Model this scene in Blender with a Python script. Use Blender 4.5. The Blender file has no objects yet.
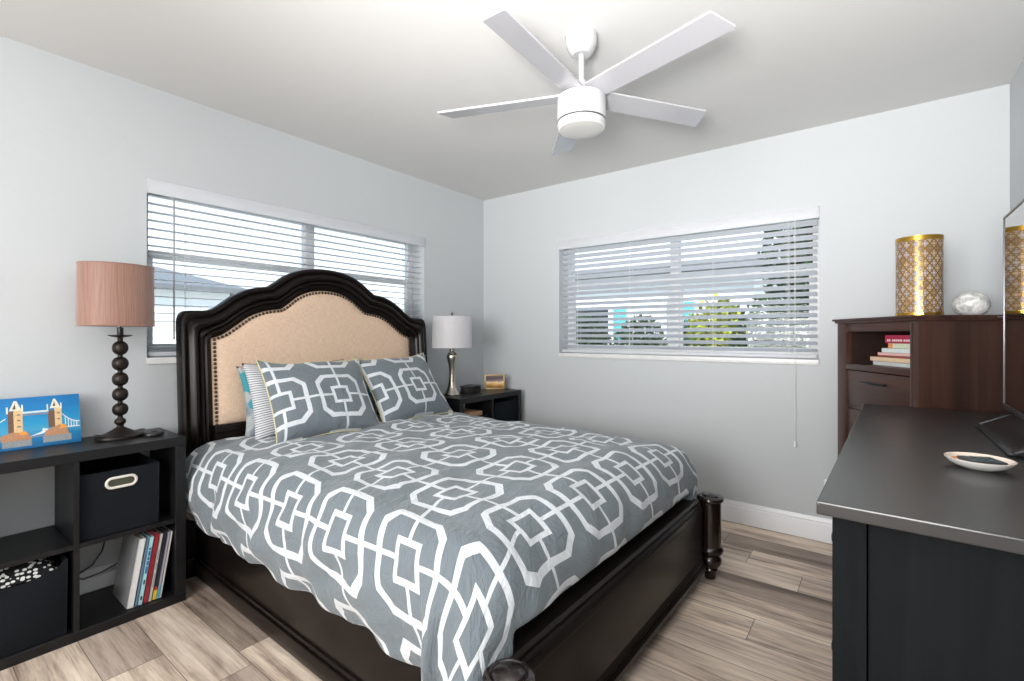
import bpy, bmesh, math, random
from mathutils import Vector, Matrix, noise
random.seed(7)
SC = bpy.context.scene
COL = SC.collection
R = math.radians
PI = math.pi

# ------------------------------------------------------------------ camera, world, lights, exposure
ROOM_X, ROOM_Y, ROOM_H = 3.392, -5.80, 2.44      # room: x 0..3.39, y -4.30..0
cam = bpy.data.cameras.new('camera')
cam.sensor_width = 36.0
cam.lens = 479.7 / 1024 * 36.0
cam.shift_y = -(340.5 - 334.8) / 1024
cam.clip_start = 0.02
cam_o = bpy.data.objects.new('camera', cam)
cam_o.location = (2.8693, -3.349, 1.2096)
cam_o.rotation_euler = (R(90), 0, R(37.19))
COL.objects.link(cam_o)
SC.camera = cam_o

SC.view_settings.view_transform = 'Standard'
SC.view_settings.look = 'None'
SC.view_settings.gamma = 1.0
SC.view_settings.use_curve_mapping = False
SC.view_settings.exposure = 0.80

world = bpy.data.worlds.new('world')
SC.world = world
world.use_nodes = True
wt = world.node_tree
wt.nodes.clear()
wo = wt.nodes.new('ShaderNodeOutputWorld')
wb = wt.nodes.new('ShaderNodeBackground')
wr = wt.nodes.new('ShaderNodeValToRGB')
wg = wt.nodes.new('ShaderNodeNewGeometry')
ws = wt.nodes.new('ShaderNodeSeparateXYZ')
wm = wt.nodes.new('ShaderNodeMath'); wm.operation = 'MULTIPLY'; wm.inputs[1].default_value = -1.0
wt.links.new(wg.outputs['Incoming'], ws.inputs[0])
wt.links.new(ws.outputs['Z'], wm.inputs[0])
wt.links.new(wm.outputs[0], wr.inputs[0])
wr.color_ramp.elements[0].position = 0.0
wr.color_ramp.elements[0].color = (0.86, 0.93, 1.0, 1)
wr.color_ramp.elements[1].position = 0.75
wr.color_ramp.elements[1].color = (0.42, 0.66, 1.0, 1)
wt.links.new(wr.outputs[0], wb.inputs['Color'])
wb.inputs['Strength'].default_value = 1.15
wt.links.new(wb.outputs[0], wo.inputs[0])


def lamp(name, kind, loc, rot, energy, color=(1, 1, 1), size=None, size_y=None, angle=None):
    l = bpy.data.lights.new(name, kind)
    l.energy = energy
    l.color = color
    if kind == 'AREA':
        l.shape = 'RECTANGLE'; l.size = size; l.size_y = size_y or size
    if angle is not None:
        l.angle = angle
    o = bpy.data.objects.new(name, l)
    o.location = loc
    o.rotation_euler = rot
    COL.objects.link(o)
    return o


lamp('sun', 'SUN', (4, -6, 8), (R(48), R(0), R(40)), 3.6, (1, 0.96, 0.88), angle=R(1))
# bounced flash of the photographer behind the camera, and an added fill lamp
lamp('flash_bounce', 'AREA', (2.3, -4.5, 1.30), (R(150), R(0), R(-6)), 18, (1, 0.985, 0.96), 1.3, 0.8)
lamp('rear_fill', 'AREA', (1.95, -5.4, 1.60), (R(82), 0, R(4)), 58, (1, 0.99, 0.975), 1.8, 1.5)  # added fill lamp facing into the room, evens out the walls
_f = lamp('flash_head', 'SPOT', (2.80, -3.75, 1.30), (0, 0, 0), 245, (1, 0.985, 0.96))
_f.rotation_euler = (Vector((2.35, -1.95, 2.44)) - _f.location).to_track_quat('-Z', 'Y').to_euler()
_f.data.spot_size = R(94)
_f.data.spot_blend = 1.0
_f.data.shadow_soft_size = 0.22


# ------------------------------------------------------------------ node helpers
class G:
    """small wrapper to write node graphs as expressions"""
    def __init__(s, m):
        s.t = m.node_tree

    def node(s, typ, **kw):
        n = s.t.nodes.new(typ)
        for k, v in kw.items():
            if k.startswith('_'):
                setattr(n, k[1:], v)
        for k, v in kw.items():
            if not k.startswith('_'):
                s.put(n, k, v)
        return n

    def put(s, n, k, v):
        i = n.inputs[int(k[1:])] if k[0] == 'i' and k[1:].isdigit() else n.inputs[k]
        if isinstance(v, bpy.types.NodeSocket):
            s.t.links.new(v, i)
        else:
            i.default_value = v

    def m(s, op, a, b=0.0, c=0.0):
        n = s.node('ShaderNodeMath', _operation=op, i0=a, i1=b)
        if op in ('MULTIPLY_ADD', 'SMOOTH_MIN', 'SMOOTH_MAX', 'COMPARE'):
            s.put(n, 'i2', c)
        return n.outputs[0]

    def mix(s, f, a, b, mode='MIX'):
        n = s.t.nodes.new('ShaderNodeMix')
        n.data_type = 'RGBA'; n.blend_type = mode
        for idx, v in ((0, f), (6, a), (7, b)):
            if isinstance(v, bpy.types.NodeSocket):
                s.t.links.new(v, n.inputs[idx])
            else:
                n.inputs[idx].default_value = v if idx == 0 else (v if len(v) == 4 else (*v, 1))
        return n.outputs[2]

    def ramp(s, f, stops, interp='LINEAR'):
        n = s.t.nodes.new('ShaderNodeValToRGB')
        cr = n.color_ramp
        cr.interpolation = interp
        while len(cr.elements) < len(stops):
            cr.elements.new(0.5)
        for e, (p, c) in zip(cr.elements, stops):
            e.position = p
            e.color = c if len(c) == 4 else (*c, 1)
        s.t.links.new(f, n.inputs[0])
        return n.outputs[0]

    def coord(s, which='Object'):
        return s.t.nodes.new('ShaderNodeTexCoord').outputs[which]

    def scale(s, v, sc, loc=(0, 0, 0)):
        n = s.node('ShaderNodeMapping')
        n.inputs['Scale'].default_value = sc
        n.inputs['Location'].default_value = loc
        s.t.links.new(v, n.inputs['Vector'])
        return n.outputs[0]

    def xyz(s, v):
        n = s.node('ShaderNodeSeparateXYZ')
        s.t.links.new(v, n.inputs[0])
        return n.outputs

    def noise(s, v, scale=5.0, detail=3.0, rough=0.5, dist=0.0):
        n = s.node('ShaderNodeTexNoise', Scale=scale, Detail=detail, Roughness=rough, Distortion=dist)
        s.t.links.new(v, n.inputs['Vector'])
        return n.outputs

    def bump(s, h, strength=0.2, dist=0.01):
        n = s.node('ShaderNodeBump', Strength=strength, Distance=dist)
        s.t.links.new(h, n.inputs['Height'])
        return n.outputs[0]


def new_mat(name, color=(0.8, 0.8, 0.8), rough=0.5, metal=0.0, coat=0.0, spec=0.5):
    m = bpy.data.materials.new(name)
    m.use_nodes = True
    b = m.node_tree.nodes['Principled BSDF']
    b.inputs['Base Color'].default_value = (*color, 1)
    b.inputs['Roughness'].default_value = rough
    b.inputs['Metallic'].default_value = metal
    b.inputs['Coat Weight'].default_value = coat
    b.inputs['Coat Roughness'].default_value = 0.08
    b.inputs['Specular IOR Level'].default_value = spec
    return m, G(m), b


def L(m, out, b, inp):
    m.node_tree.links.new(out, b.inputs[inp])


def plain(name, color, rough=0.5, metal=0.0, coat=0.0, spec=0.5, var=0.06, scale=30.0, bump=0.0):
    """plain procedural material with a faint noise variation"""
    m, g, b = new_mat(name, color, rough, metal, coat, spec)
    n = g.noise(g.coord(), scale, 3)
    lo = tuple(max(0, c * (1 - var)) for c in color)
    hi = tuple(min(1, c * (1 + var)) for c in color)
    L(m, g.mix(n[0], lo, hi), b, 'Base Color')
    if bump:
        L(m, g.bump(n[0], bump, 0.004), b, 'Normal')
    return m


def wood(name, dark, light, rough=0.35, axis=0, scale=1.0, coat=0.0, fine=1.0, bump=0.06):
    m, g, b = new_mat(name, dark, rough, 0, coat)
    sc = [22 * scale, 22 * scale, 22 * scale]
    sc[axis] = 1.3 * scale
    v = g.scale(g.coord(), sc)
    n1 = g.noise(v, 1.0, 6, 0.6, 0.8)
    v2 = g.scale(g.coord(), [k * 4 for k in sc])
    n2 = g.noise(v2, 1.0, 4, 0.7)
    f = g.m('ADD', g.m('MULTIPLY', n1[0], 0.7), g.m('MULTIPLY', n2[0], 0.3 * fine))
    c = g.ramp(f, [(0.32, dark), (0.70, light)])
    L(m, c, b, 'Base Color')
    L(m, g.bump(f, bump, 0.003), b, 'Normal')
    return m


# ------------------------------------------------------------------ materials
M = {}
M['wall'] = plain('wall_paint', (0.535, 0.560, 0.578), 0.75, var=0.015, scale=60, bump=0.03)
M['ceiling'] = plain('ceiling_paint', (0.67, 0.668, 0.66), 0.8, var=0.012, scale=80, bump=0.03)
M['trim'] = plain('white_trim_paint', (0.82, 0.83, 0.85), 0.35, var=0.01)
M['sill'] = plain('marble_sill', (0.72, 0.72, 0.72), 0.3, var=0.12, scale=18)
M['vinyl'] = plain('window_vinyl', (0.66, 0.67, 0.68), 0.4, var=0.02)
M['blind'] = plain('blind_white', (0.88, 0.89, 0.91), 0.45, var=0.01)
_m = M['blind']
_g = G(_m)
_b = _m.node_tree.nodes['Principled BSDF']
_t = _g.node('ShaderNodeBsdfTranslucent', Color=(0.80, 0.83, 0.88, 1))
_x = _g.node('ShaderNodeMixShader', i0=0.45)
_m.node_tree.links.new(_b.outputs[0], _x.inputs[1])
_m.node_tree.links.new(_t.outputs[0], _x.inputs[2])
_m.node_tree.links.new(_x.outputs[0], _m.node_tree.nodes['Material Output'].inputs[0])
M['cord'] = plain('blind_cord_white', (0.8, 0.8, 0.78), 0.7)
M['wand'] = plain('clear_grey_wand', (0.30, 0.31, 0.33), 0.3)
M['fan'] = plain('fan_white_gloss', (0.50, 0.50, 0.51), 0.18, coat=0.3, var=0.01)
M['fan_blade'] = plain('fan_blade_gloss', (0.43, 0.43, 0.46), 0.13, coat=0.6, var=0.01)  # greyer than the housing: shade of the undersides put into the colour
M['fan_globe'] = plain('fan_opal_glass', (0.56, 0.56, 0.55), 0.3, var=0.01)
M['seam'] = plain('dark_seam', (0.05, 0.05, 0.055), 0.5)
M['shelf'] = wood('black_brown_laminate', (0.0050, 0.0051, 0.0061), (0.0098, 0.0096, 0.0110), 0.38, 1, 1.0, bump=0.03)
M['shelf'].node_tree.nodes['Principled BSDF'].inputs['Specular IOR Level'].default_value = 0.35
M['bed'] = wood('espresso_bed_wood', (0.0040, 0.0031, 0.0030), (0.0115, 0.0075, 0.0062), 0.28, 1, 0.8, coat=0.03, bump=0.05)
M['bed'].node_tree.nodes['Principled BSDF'].inputs['Specular IOR Level'].default_value = 0.20
M['bed_turned'] = wood('espresso_turned_wood', (0.0050, 0.0034, 0.0030), (0.017, 0.0090, 0.0065), 0.2, 2, 0.8, coat=0.3, bump=0.03)
M['dresser'] = wood('black_satin_wood', (0.010, 0.010, 0.0105), (0.018, 0.018, 0.0185), 0.33, 1, 1.2, coat=0.16, bump=0.03)
M['dresser'].node_tree.nodes['Principled BSDF'].inputs['Specular IOR Level'].default_value = 0.85
M['dresser'].node_tree.nodes['Principled BSDF'].inputs['Coat Roughness'].default_value = 0.25
M['dresser_side'] = wood('black_wood_shaded_side', (0.0060, 0.0072, 0.0082), (0.0115, 0.0125, 0.0135), 0.70, 2, 1.2, bump=0.03)  # darker, duller copy of the dresser wood; dim light put into its colour
M['dresser_side'].node_tree.nodes['Principled BSDF'].inputs['Specular IOR Level'].default_value = 0.06
M['chest'] = wood('dark_cherry_wood', (0.022, 0.0100, 0.0075), (0.080, 0.034, 0.023), 0.33, 2, 0.5, bump=0.04)
M['chest_h'] = wood('dark_cherry_wood_level', (0.022, 0.0100, 0.0075), (0.080, 0.034, 0.023), 0.33, 0, 0.5, bump=0.04)
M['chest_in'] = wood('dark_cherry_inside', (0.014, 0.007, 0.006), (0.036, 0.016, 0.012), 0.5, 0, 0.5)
M['black'] = plain('black_plastic', (0.012, 0.012, 0.014), 0.3)
M['black_metal'] = plain('black_metal', (0.018, 0.018, 0.020), 0.35, 0.6)
M['bronze'] = plain('dark_bronze', (0.020, 0.014, 0.012), 0.42, 0.55, var=0.25, scale=20)
M['nickel'] = plain('brushed_nickel', (0.50, 0.46, 0.41), 0.26, 1.0, var=0.04)
M['chrome'] = plain('chrome', (0.75, 0.75, 0.76), 0.12, 1.0)
M['bin'] = plain('black_bin_fabric', (0.0070, 0.0085, 0.0115), 0.9, spec=0.2, var=0.2, scale=250, bump=0.15)
M['bin_navy'] = plain('navy_bin_fabric', (0.004, 0.008, 0.012), 0.9, spec=0.2, var=0.2, scale=250, bump=0.15)
M['grommet'] = plain('cream_plastic_grommet', (0.72, 0.68, 0.62), 0.35)
M['mattress'] = plain('mattress_ticking', (0.75, 0.74, 0.70), 0.8)
M['paper'] = plain('book_pages', (0.78, 0.73, 0.62), 0.8, var=0.15, scale=200)
M['stone'] = None
M['gold'] = plain('gold_metal', (0.62, 0.36, 0.06), 0.22, 1.0, var=0.1)
M['nail'] = plain('antique_nailhead', (0.10, 0.075, 0.055), 0.28, 1.0)
M['plate'] = plain('outlet_white', (0.82, 0.82, 0.82), 0.4)


def mat_linen(name, c1, c2, scale=420, rough=0.9):
    m, g, b = new_mat(name, c1, rough, spec=0.2)
    x, y, z = g.xyz(g.coord())[0:3]
    w1 = g.noise(g.scale(g.coord(), (1, scale * 0.08, scale)), 1.0, 2)[0]
    w2 = g.noise(g.scale(g.coord(), (1, scale, scale * 0.08)), 1.0, 2)[0]
    f = g.m('MULTIPLY', g.m('ADD', w1, w2), 0.5)
    L(m, g.ramp(f, [(0.36, c1), (0.64, c2)]), b, 'Base Color')
    L(m, g.bump(f, 0.25, 0.002), b, 'Normal')
    return m


M['linen'] = mat_linen('beige_linen', (0.61, 0.435, 0.315), (0.80, 0.605, 0.46))


def mat_shade(name, c1, c2, vert=0.02, sheen=0.5, rough=0.5):
    m, g, b = new_mat(name, c1, rough, spec=0.35)
    n = g.noise(g.scale(g.coord(), (330, 330, 5)), 1.0, 4, 0.6, 0.4)[0]
    L(m, g.ramp(n, [(0.3, c1), (0.7, c2)]), b, 'Base Color')
    L(m, g.bump(n, 0.12, 0.002), b, 'Normal')
    b.inputs['Sheen Weight'].default_value = sheen
    return m


M['shade_brown'] = mat_shade('copper_silk_shade', (0.215, 0.110, 0.082), (0.345, 0.195, 0.150))
M['shade_grey'] = mat_shade('pale_grey_shade', (0.50, 0.49, 0.51), (0.60, 0.59, 0.61))


def mat_floor():
    m, g, b = new_mat('weathered_plank_floor', (0.3, 0.25, 0.2), 0.42, spec=0.35)
    P = g.coord()
    x, y, z = g.xyz(P)[0:3]
    pw, pl = 0.178, 1.22
    ry = g.m('DIVIDE', g.m('ADD', y, 0.03), pw)
    row = g.m('FLOOR', ry)
    wn = g.node('ShaderNodeTexWhiteNoise', _noise_dimensions='1D', W=row)
    xs = g.m('DIVIDE', g.m('ADD', x, g.m('MULTIPLY', wn.outputs['Value'], 3.7)), pl)
    cid = g.m('FLOOR', xs)
    w2 = g.node('ShaderNodeTexWhiteNoise', _noise_dimensions='2D')
    cv = g.node('ShaderNodeCombineXYZ', X=row, Y=cid)
    g.t.links.new(cv.outputs[0], w2.inputs['Vector'])
    rnd = w2.outputs['Value']
    # grain, shifted per plank
    off = g.node('ShaderNodeCombineXYZ', X=g.m('MULTIPLY', rnd, 37.0), Y=g.m('MULTIPLY', rnd, 91.0), Z=0.0)
    va = g.node('ShaderNodeVectorMath', _operation='ADD')
    g.t.links.new(P, va.inputs[0]); g.t.links.new(off.outputs[0], va.inputs[1])
    pv = va.outputs[0]
    n1 = g.noise(g.scale(pv, (1.0, 17, 1)), 1.0, 8, 0.66, 0.7)[0]
    n2 = g.noise(g.scale(pv, (3.0, 95, 1)), 1.0, 5, 0.7, 0.9)[0]
    n3 = g.noise(g.scale(pv, (1.7, 7, 1)), 1.0, 4, 0.62, 0.8)[0]
    f = g.m('ADD', g.m('ADD', g.m('MULTIPLY', n1, 0.42), g.m('MULTIPLY', n2, 0.28)), g.m('MULTIPLY', n3, 0.30))
    base = g.ramp(f, [(0.36, (0.125, 0.094, 0.080)), (0.43, (0.35, 0.275, 0.230)), (0.51, (0.66, 0.555, 0.470)), (0.62, (0.94, 0.84, 0.745))])
    tone = g.ramp(rnd, [(0.0, (0.48, 0.44, 0.42)), (0.3, (0.70, 0.66, 0.64)), (0.6, (0.95, 0.92, 0.88)), (1.0, (1.12, 1.08, 1.02))])
    c = g.mix(1.0, base, tone, 'MULTIPLY')
    # pale chalky scratches
    sc = g.m('GREATER_THAN', g.noise(g.scale(pv, (9, 75, 1)), 1.0, 6, 0.75, 2.5)[0], 0.60)
    sc = g.m('MULTIPLY', sc, g.m('GREATER_THAN', n3, 0.50))
    c = g.mix(g.m('MULTIPLY', sc, 0.30), c, (0.55, 0.50, 0.45))
    fy = g.m('FRACT', ry)
    fx = g.m('FRACT', xs)
    ey = g.m('LESS_THAN', g.m('MINIMUM', fy, g.m('SUBTRACT', 1.0, fy)), 0.008)
    ex = g.m('LESS_THAN', g.m('MINIMUM', fx, g.m('SUBTRACT', 1.0, fx)), 0.0013)
    e = g.m('MAXIMUM', ey, ex)
    c = g.mix(g.m('MULTIPLY', e, 0.75), c, (0.04, 0.03, 0.025))
    L(m, c, b, 'Base Color')
    L(m, g.bump(g.m('SUBTRACT', f, g.m('MULTIPLY', e, 0.8)), 0.18, 0.004), b, 'Normal')
    L(m, g.m('ADD', 0.34, g.m('MULTIPLY', n2, 0.22)), b, 'Roughness')
    return m


M['floor'] = mat_floor()


def lattice_mask(g, u, v):
    """1 on the white lines of the octagon lattice; u, v in cells"""
    pu = g.m('ABSOLUTE', g.m('SUBTRACT', g.m('FRACT', u), 0.5))
    pv = g.m('ABSOLUTE', g.m('SUBTRACT', g.m('FRACT', v), 0.5))
    mx = g.m('MAXIMUM', pu, pv)
    oc = g.m('MAXIMUM', mx, g.m('MULTIPLY', g.m('ADD', pu, pv), 0.60))
    a = g.m('COMPARE', oc, 0.380, 0.036)
    s = g.m('COMPARE', mx, 0.140, 0.027)
    mn = g.m('MINIMUM', pu, pv)
    ln = g.m('MULTIPLY', g.m('LESS_THAN', mn, 0.021), g.m('GREATER_THAN', mx, 0.15))
    return g.m('MAXIMUM', g.m('MAXIMUM', a, s), ln)


def mat_lattice(name, cu, cv, ou, ov):
    m, g, b = new_mat(name, (0.2, 0.23, 0.25), 0.72, spec=0.25)
    uv = g.coord('UV')
    # slight warp so that the print follows the cloth
    x, y, z = g.xyz(uv)[0:3]
    mask = lattice_mask(g, g.m('DIVIDE', g.m('SUBTRACT', x, ou), cu), g.m('DIVIDE', g.m('SUBTRACT', y, ov), cv))
    geo = g.node('ShaderNodeNewGeometry')
    front = g.mix(mask, (0.160, 0.192, 0.216), (0.70, 0.735, 0.78))
    weave = g.noise(g.scale(uv, (900, 900, 1)), 1.0, 2)[0]
    front = g.mix(g.m('MULTIPLY', weave, 0.10), front, (0.1, 0.11, 0.12))
    L(m, front, b, 'Base Color')
    cr = g.noise(g.scale(uv, (5.0, 7.5, 1)), 1.0, 5, 0.62, 1.1)[0]
    cr2 = g.noise(g.scale(uv, (16, 6, 1)), 1.0, 4, 0.6, 1.6)[0]
    hgt = g.m('ADD', g.m('MULTIPLY', g.m('ABSOLUTE', g.m('SUBTRACT', cr, 0.5)), 1.0), g.m('MULTIPLY', cr2, 0.35))
    L(m, g.bump(hgt, 0.55, 0.035), b, 'Normal')
    b.inputs['Sheen Weight'].default_value = 0.25
    return m


M['comforter'] = mat_lattice('grey_lattice_print', 0.325, 0.345, 1.09 - 0.1625, -2.13 - 0.1725)
M['sham'] = mat_lattice('grey_lattice_print_sham', 0.325, 0.335, 0.0, 0.0)
M['lining'] = plain('pale_yellow_lining', (0.66, 0.60, 0.36), 0.8, var=0.2, scale=40)


def mat_striped():
    m, g, b = new_mat('grey_white_stripe', (0.6, 0.6, 0.6), 0.8, spec=0.2)
    x, y, z = g.xyz(g.coord('UV'))[0:3]
    n = g.noise(g.scale(g.coord('UV'), (3, 3, 1)), 1.0, 2)[0]
    f = g.m('FRACT', g.m('ADD', g.m('MULTIPLY', y, 80.0), g.m('MULTIPLY', n, 1.2)))
    L(m, g.mix(g.m('LESS_THAN', f, 0.38), (0.66, 0.67, 0.68), (0.21, 0.22, 0.25)), b, 'Base Color')
    return m


def mat_floral():
    m, g, b = new_mat('teal_floral_print', (0.5, 0.5, 0.5), 0.8, spec=0.2)
    v = g.coord('UV')
    n = g.noise(g.scale(v, (9, 9, 1)), 1.0, 3, 0.5, 0.5)[0]
    base = g.ramp(n, [(0.40, (0.26, 0.30, 0.33)), (0.5, (0.42, 0.45, 0.46)), (0.6, (0.18, 0.22, 0.27))])
    vo = g.node('ShaderNodeTexVoronoi', Scale=7.5, Randomness=0.8)
    g.t.links.new(v, vo.inputs['Vector'])
    d = g.m('ADD', vo.outputs['Distance'], g.m('MULTIPLY', g.noise(g.scale(v, (40, 40, 1)), 1.0, 2)[0], 0.25))
    hue = g.ramp(g.xyz(vo.outputs['Color'])[0], [(0.0, (0.06, 0.30, 0.36)), (0.45, (0.22, 0.45, 0.50)), (0.62, (0.62, 0.60, 0.20)), (0.92, (0.02, 0.05, 0.09))], 'CONSTANT')
    L(m, g.mix(g.m('LESS_THAN', d, 0.60), base, hue), b, 'Base Color')
    return m


def mat_bin_floral():
    m, g, b = new_mat('black_white_leaf_print', (0.02, 0.02, 0.02), 0.8, spec=0.2)
    v = g.coord('Object')
    vo = g.node('ShaderNodeTexVoronoi', Scale=78.0, Randomness=0.9)
    g.t.links.new(g.scale(v, (1.0, 0.75, 1.0)), vo.inputs['Vector'])
    L(m, g.mix(g.m('LESS_THAN', vo.outputs['Distance'], 0.40), (0.012, 0.012, 0.014), (0.75, 0.76, 0.74)), b, 'Base Color')
    return m


def mat_stone():
    m, g, b = new_mat('mottled_white_glass', (0.7, 0.7, 0.7), 0.25, coat=0.5)
    n = g.noise(g.coord(), 26, 4, 0.55, 1.2)[0]
    L(m, g.ramp(n, [(0.38, (0.42, 0.42, 0.41)), (0.5, (0.60, 0.60, 0.585)), (0.6, (0.80, 0.80, 0.79))]), b, 'Base Color')
    L(m, g.bump(n, 0.3, 0.004), b, 'Normal')
    return m


def mat_mosaic():
    """mother of pearl tiles between gold wires"""
    m, g, b = new_mat('gold_pearl_mosaic', (0.6, 0.5, 0.4), 0.22)
    uv = g.coord('UV')
    x, y, z = g.xyz(uv)[0:3]
    a = g.m('ADD', g.m('MULTIPLY', x, 16.0), g.m('MULTIPLY', y, 7.5))
    c = g.m('SUBTRACT', g.m('MULTIPLY', x, 16.0), g.m('MULTIPLY', y, 7.5))
    fa = g.m('ABSOLUTE', g.m('SUBTRACT', g.m('FRACT', a), 0.5))
    fc = g.m('ABSOLUTE', g.m('SUBTRACT', g.m('FRACT', c), 0.5))
    wire = g.m('GREATER_THAN', g.m('MAXIMUM', fa, fc), 0.385)
    ring = g.m('COMPARE', g.m('ADD', fa, fc), 0.36, 0.055)
    wn = g.node('ShaderNodeTexWhiteNoise', _noise_dimensions='2D')
    cv = g.node('ShaderNodeCombineXYZ', X=g.m('FLOOR', a), Y=g.m('FLOOR', c))
    g.t.links.new(cv.outputs[0], wn.inputs['Vector'])
    tile = g.ramp(wn.outputs['Value'], [(0.0, (0.22, 0.13, 0.07)), (0.3, (0.40, 0.31, 0.22)), (0.55, (0.45, 0.41, 0.40)), (0.8, (0.28, 0.25, 0.28)), (1.0, (0.50, 0.38, 0.24))])
    c2 = g.mix(ring, tile, (0.10, 0.065, 0.05))
    c3 = g.mix(wire, c2, (0.36, 0.19, 0.035))
    L(m, c3, b, 'Base Color')
    L(m, g.m('MULTIPLY', wire, 0.55), b, 'Metallic')
    L(m, g.bump(wire, 0.4, 0.003), b, 'Normal')
    return m


M['striped'] = mat_striped()
M['floral'] = mat_floral()
M['bin_floral'] = mat_bin_floral()
M['stone'] = mat_stone()
M['mosaic'] = mat_mosaic()

mg, gg, bg = new_mat('window_glass', (1, 1, 1), 0.0)
mg.node_tree.nodes.remove(bg)
out = mg.node_tree.nodes['Material Output']
tr = gg.node('ShaderNodeBsdfTransparent', Color=(0.97, 0.985, 0.98, 1))
gl = gg.node('ShaderNodeBsdfGlossy', Roughness=0.02)
fr = gg.node('ShaderNodeFresnel', IOR=1.35)
mx = gg.node('ShaderNodeMixShader')
mg.node_tree.links.new(fr.outputs[0], mx.inputs[0])
mg.node_tree.links.new(tr.outputs[0], mx.inputs[1])
mg.node_tree.links.new(gl.outputs[0], mx.inputs[2])
mg.node_tree.links.new(mx.outputs[0], out.inputs[0])
M['glass'] = mg


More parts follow.
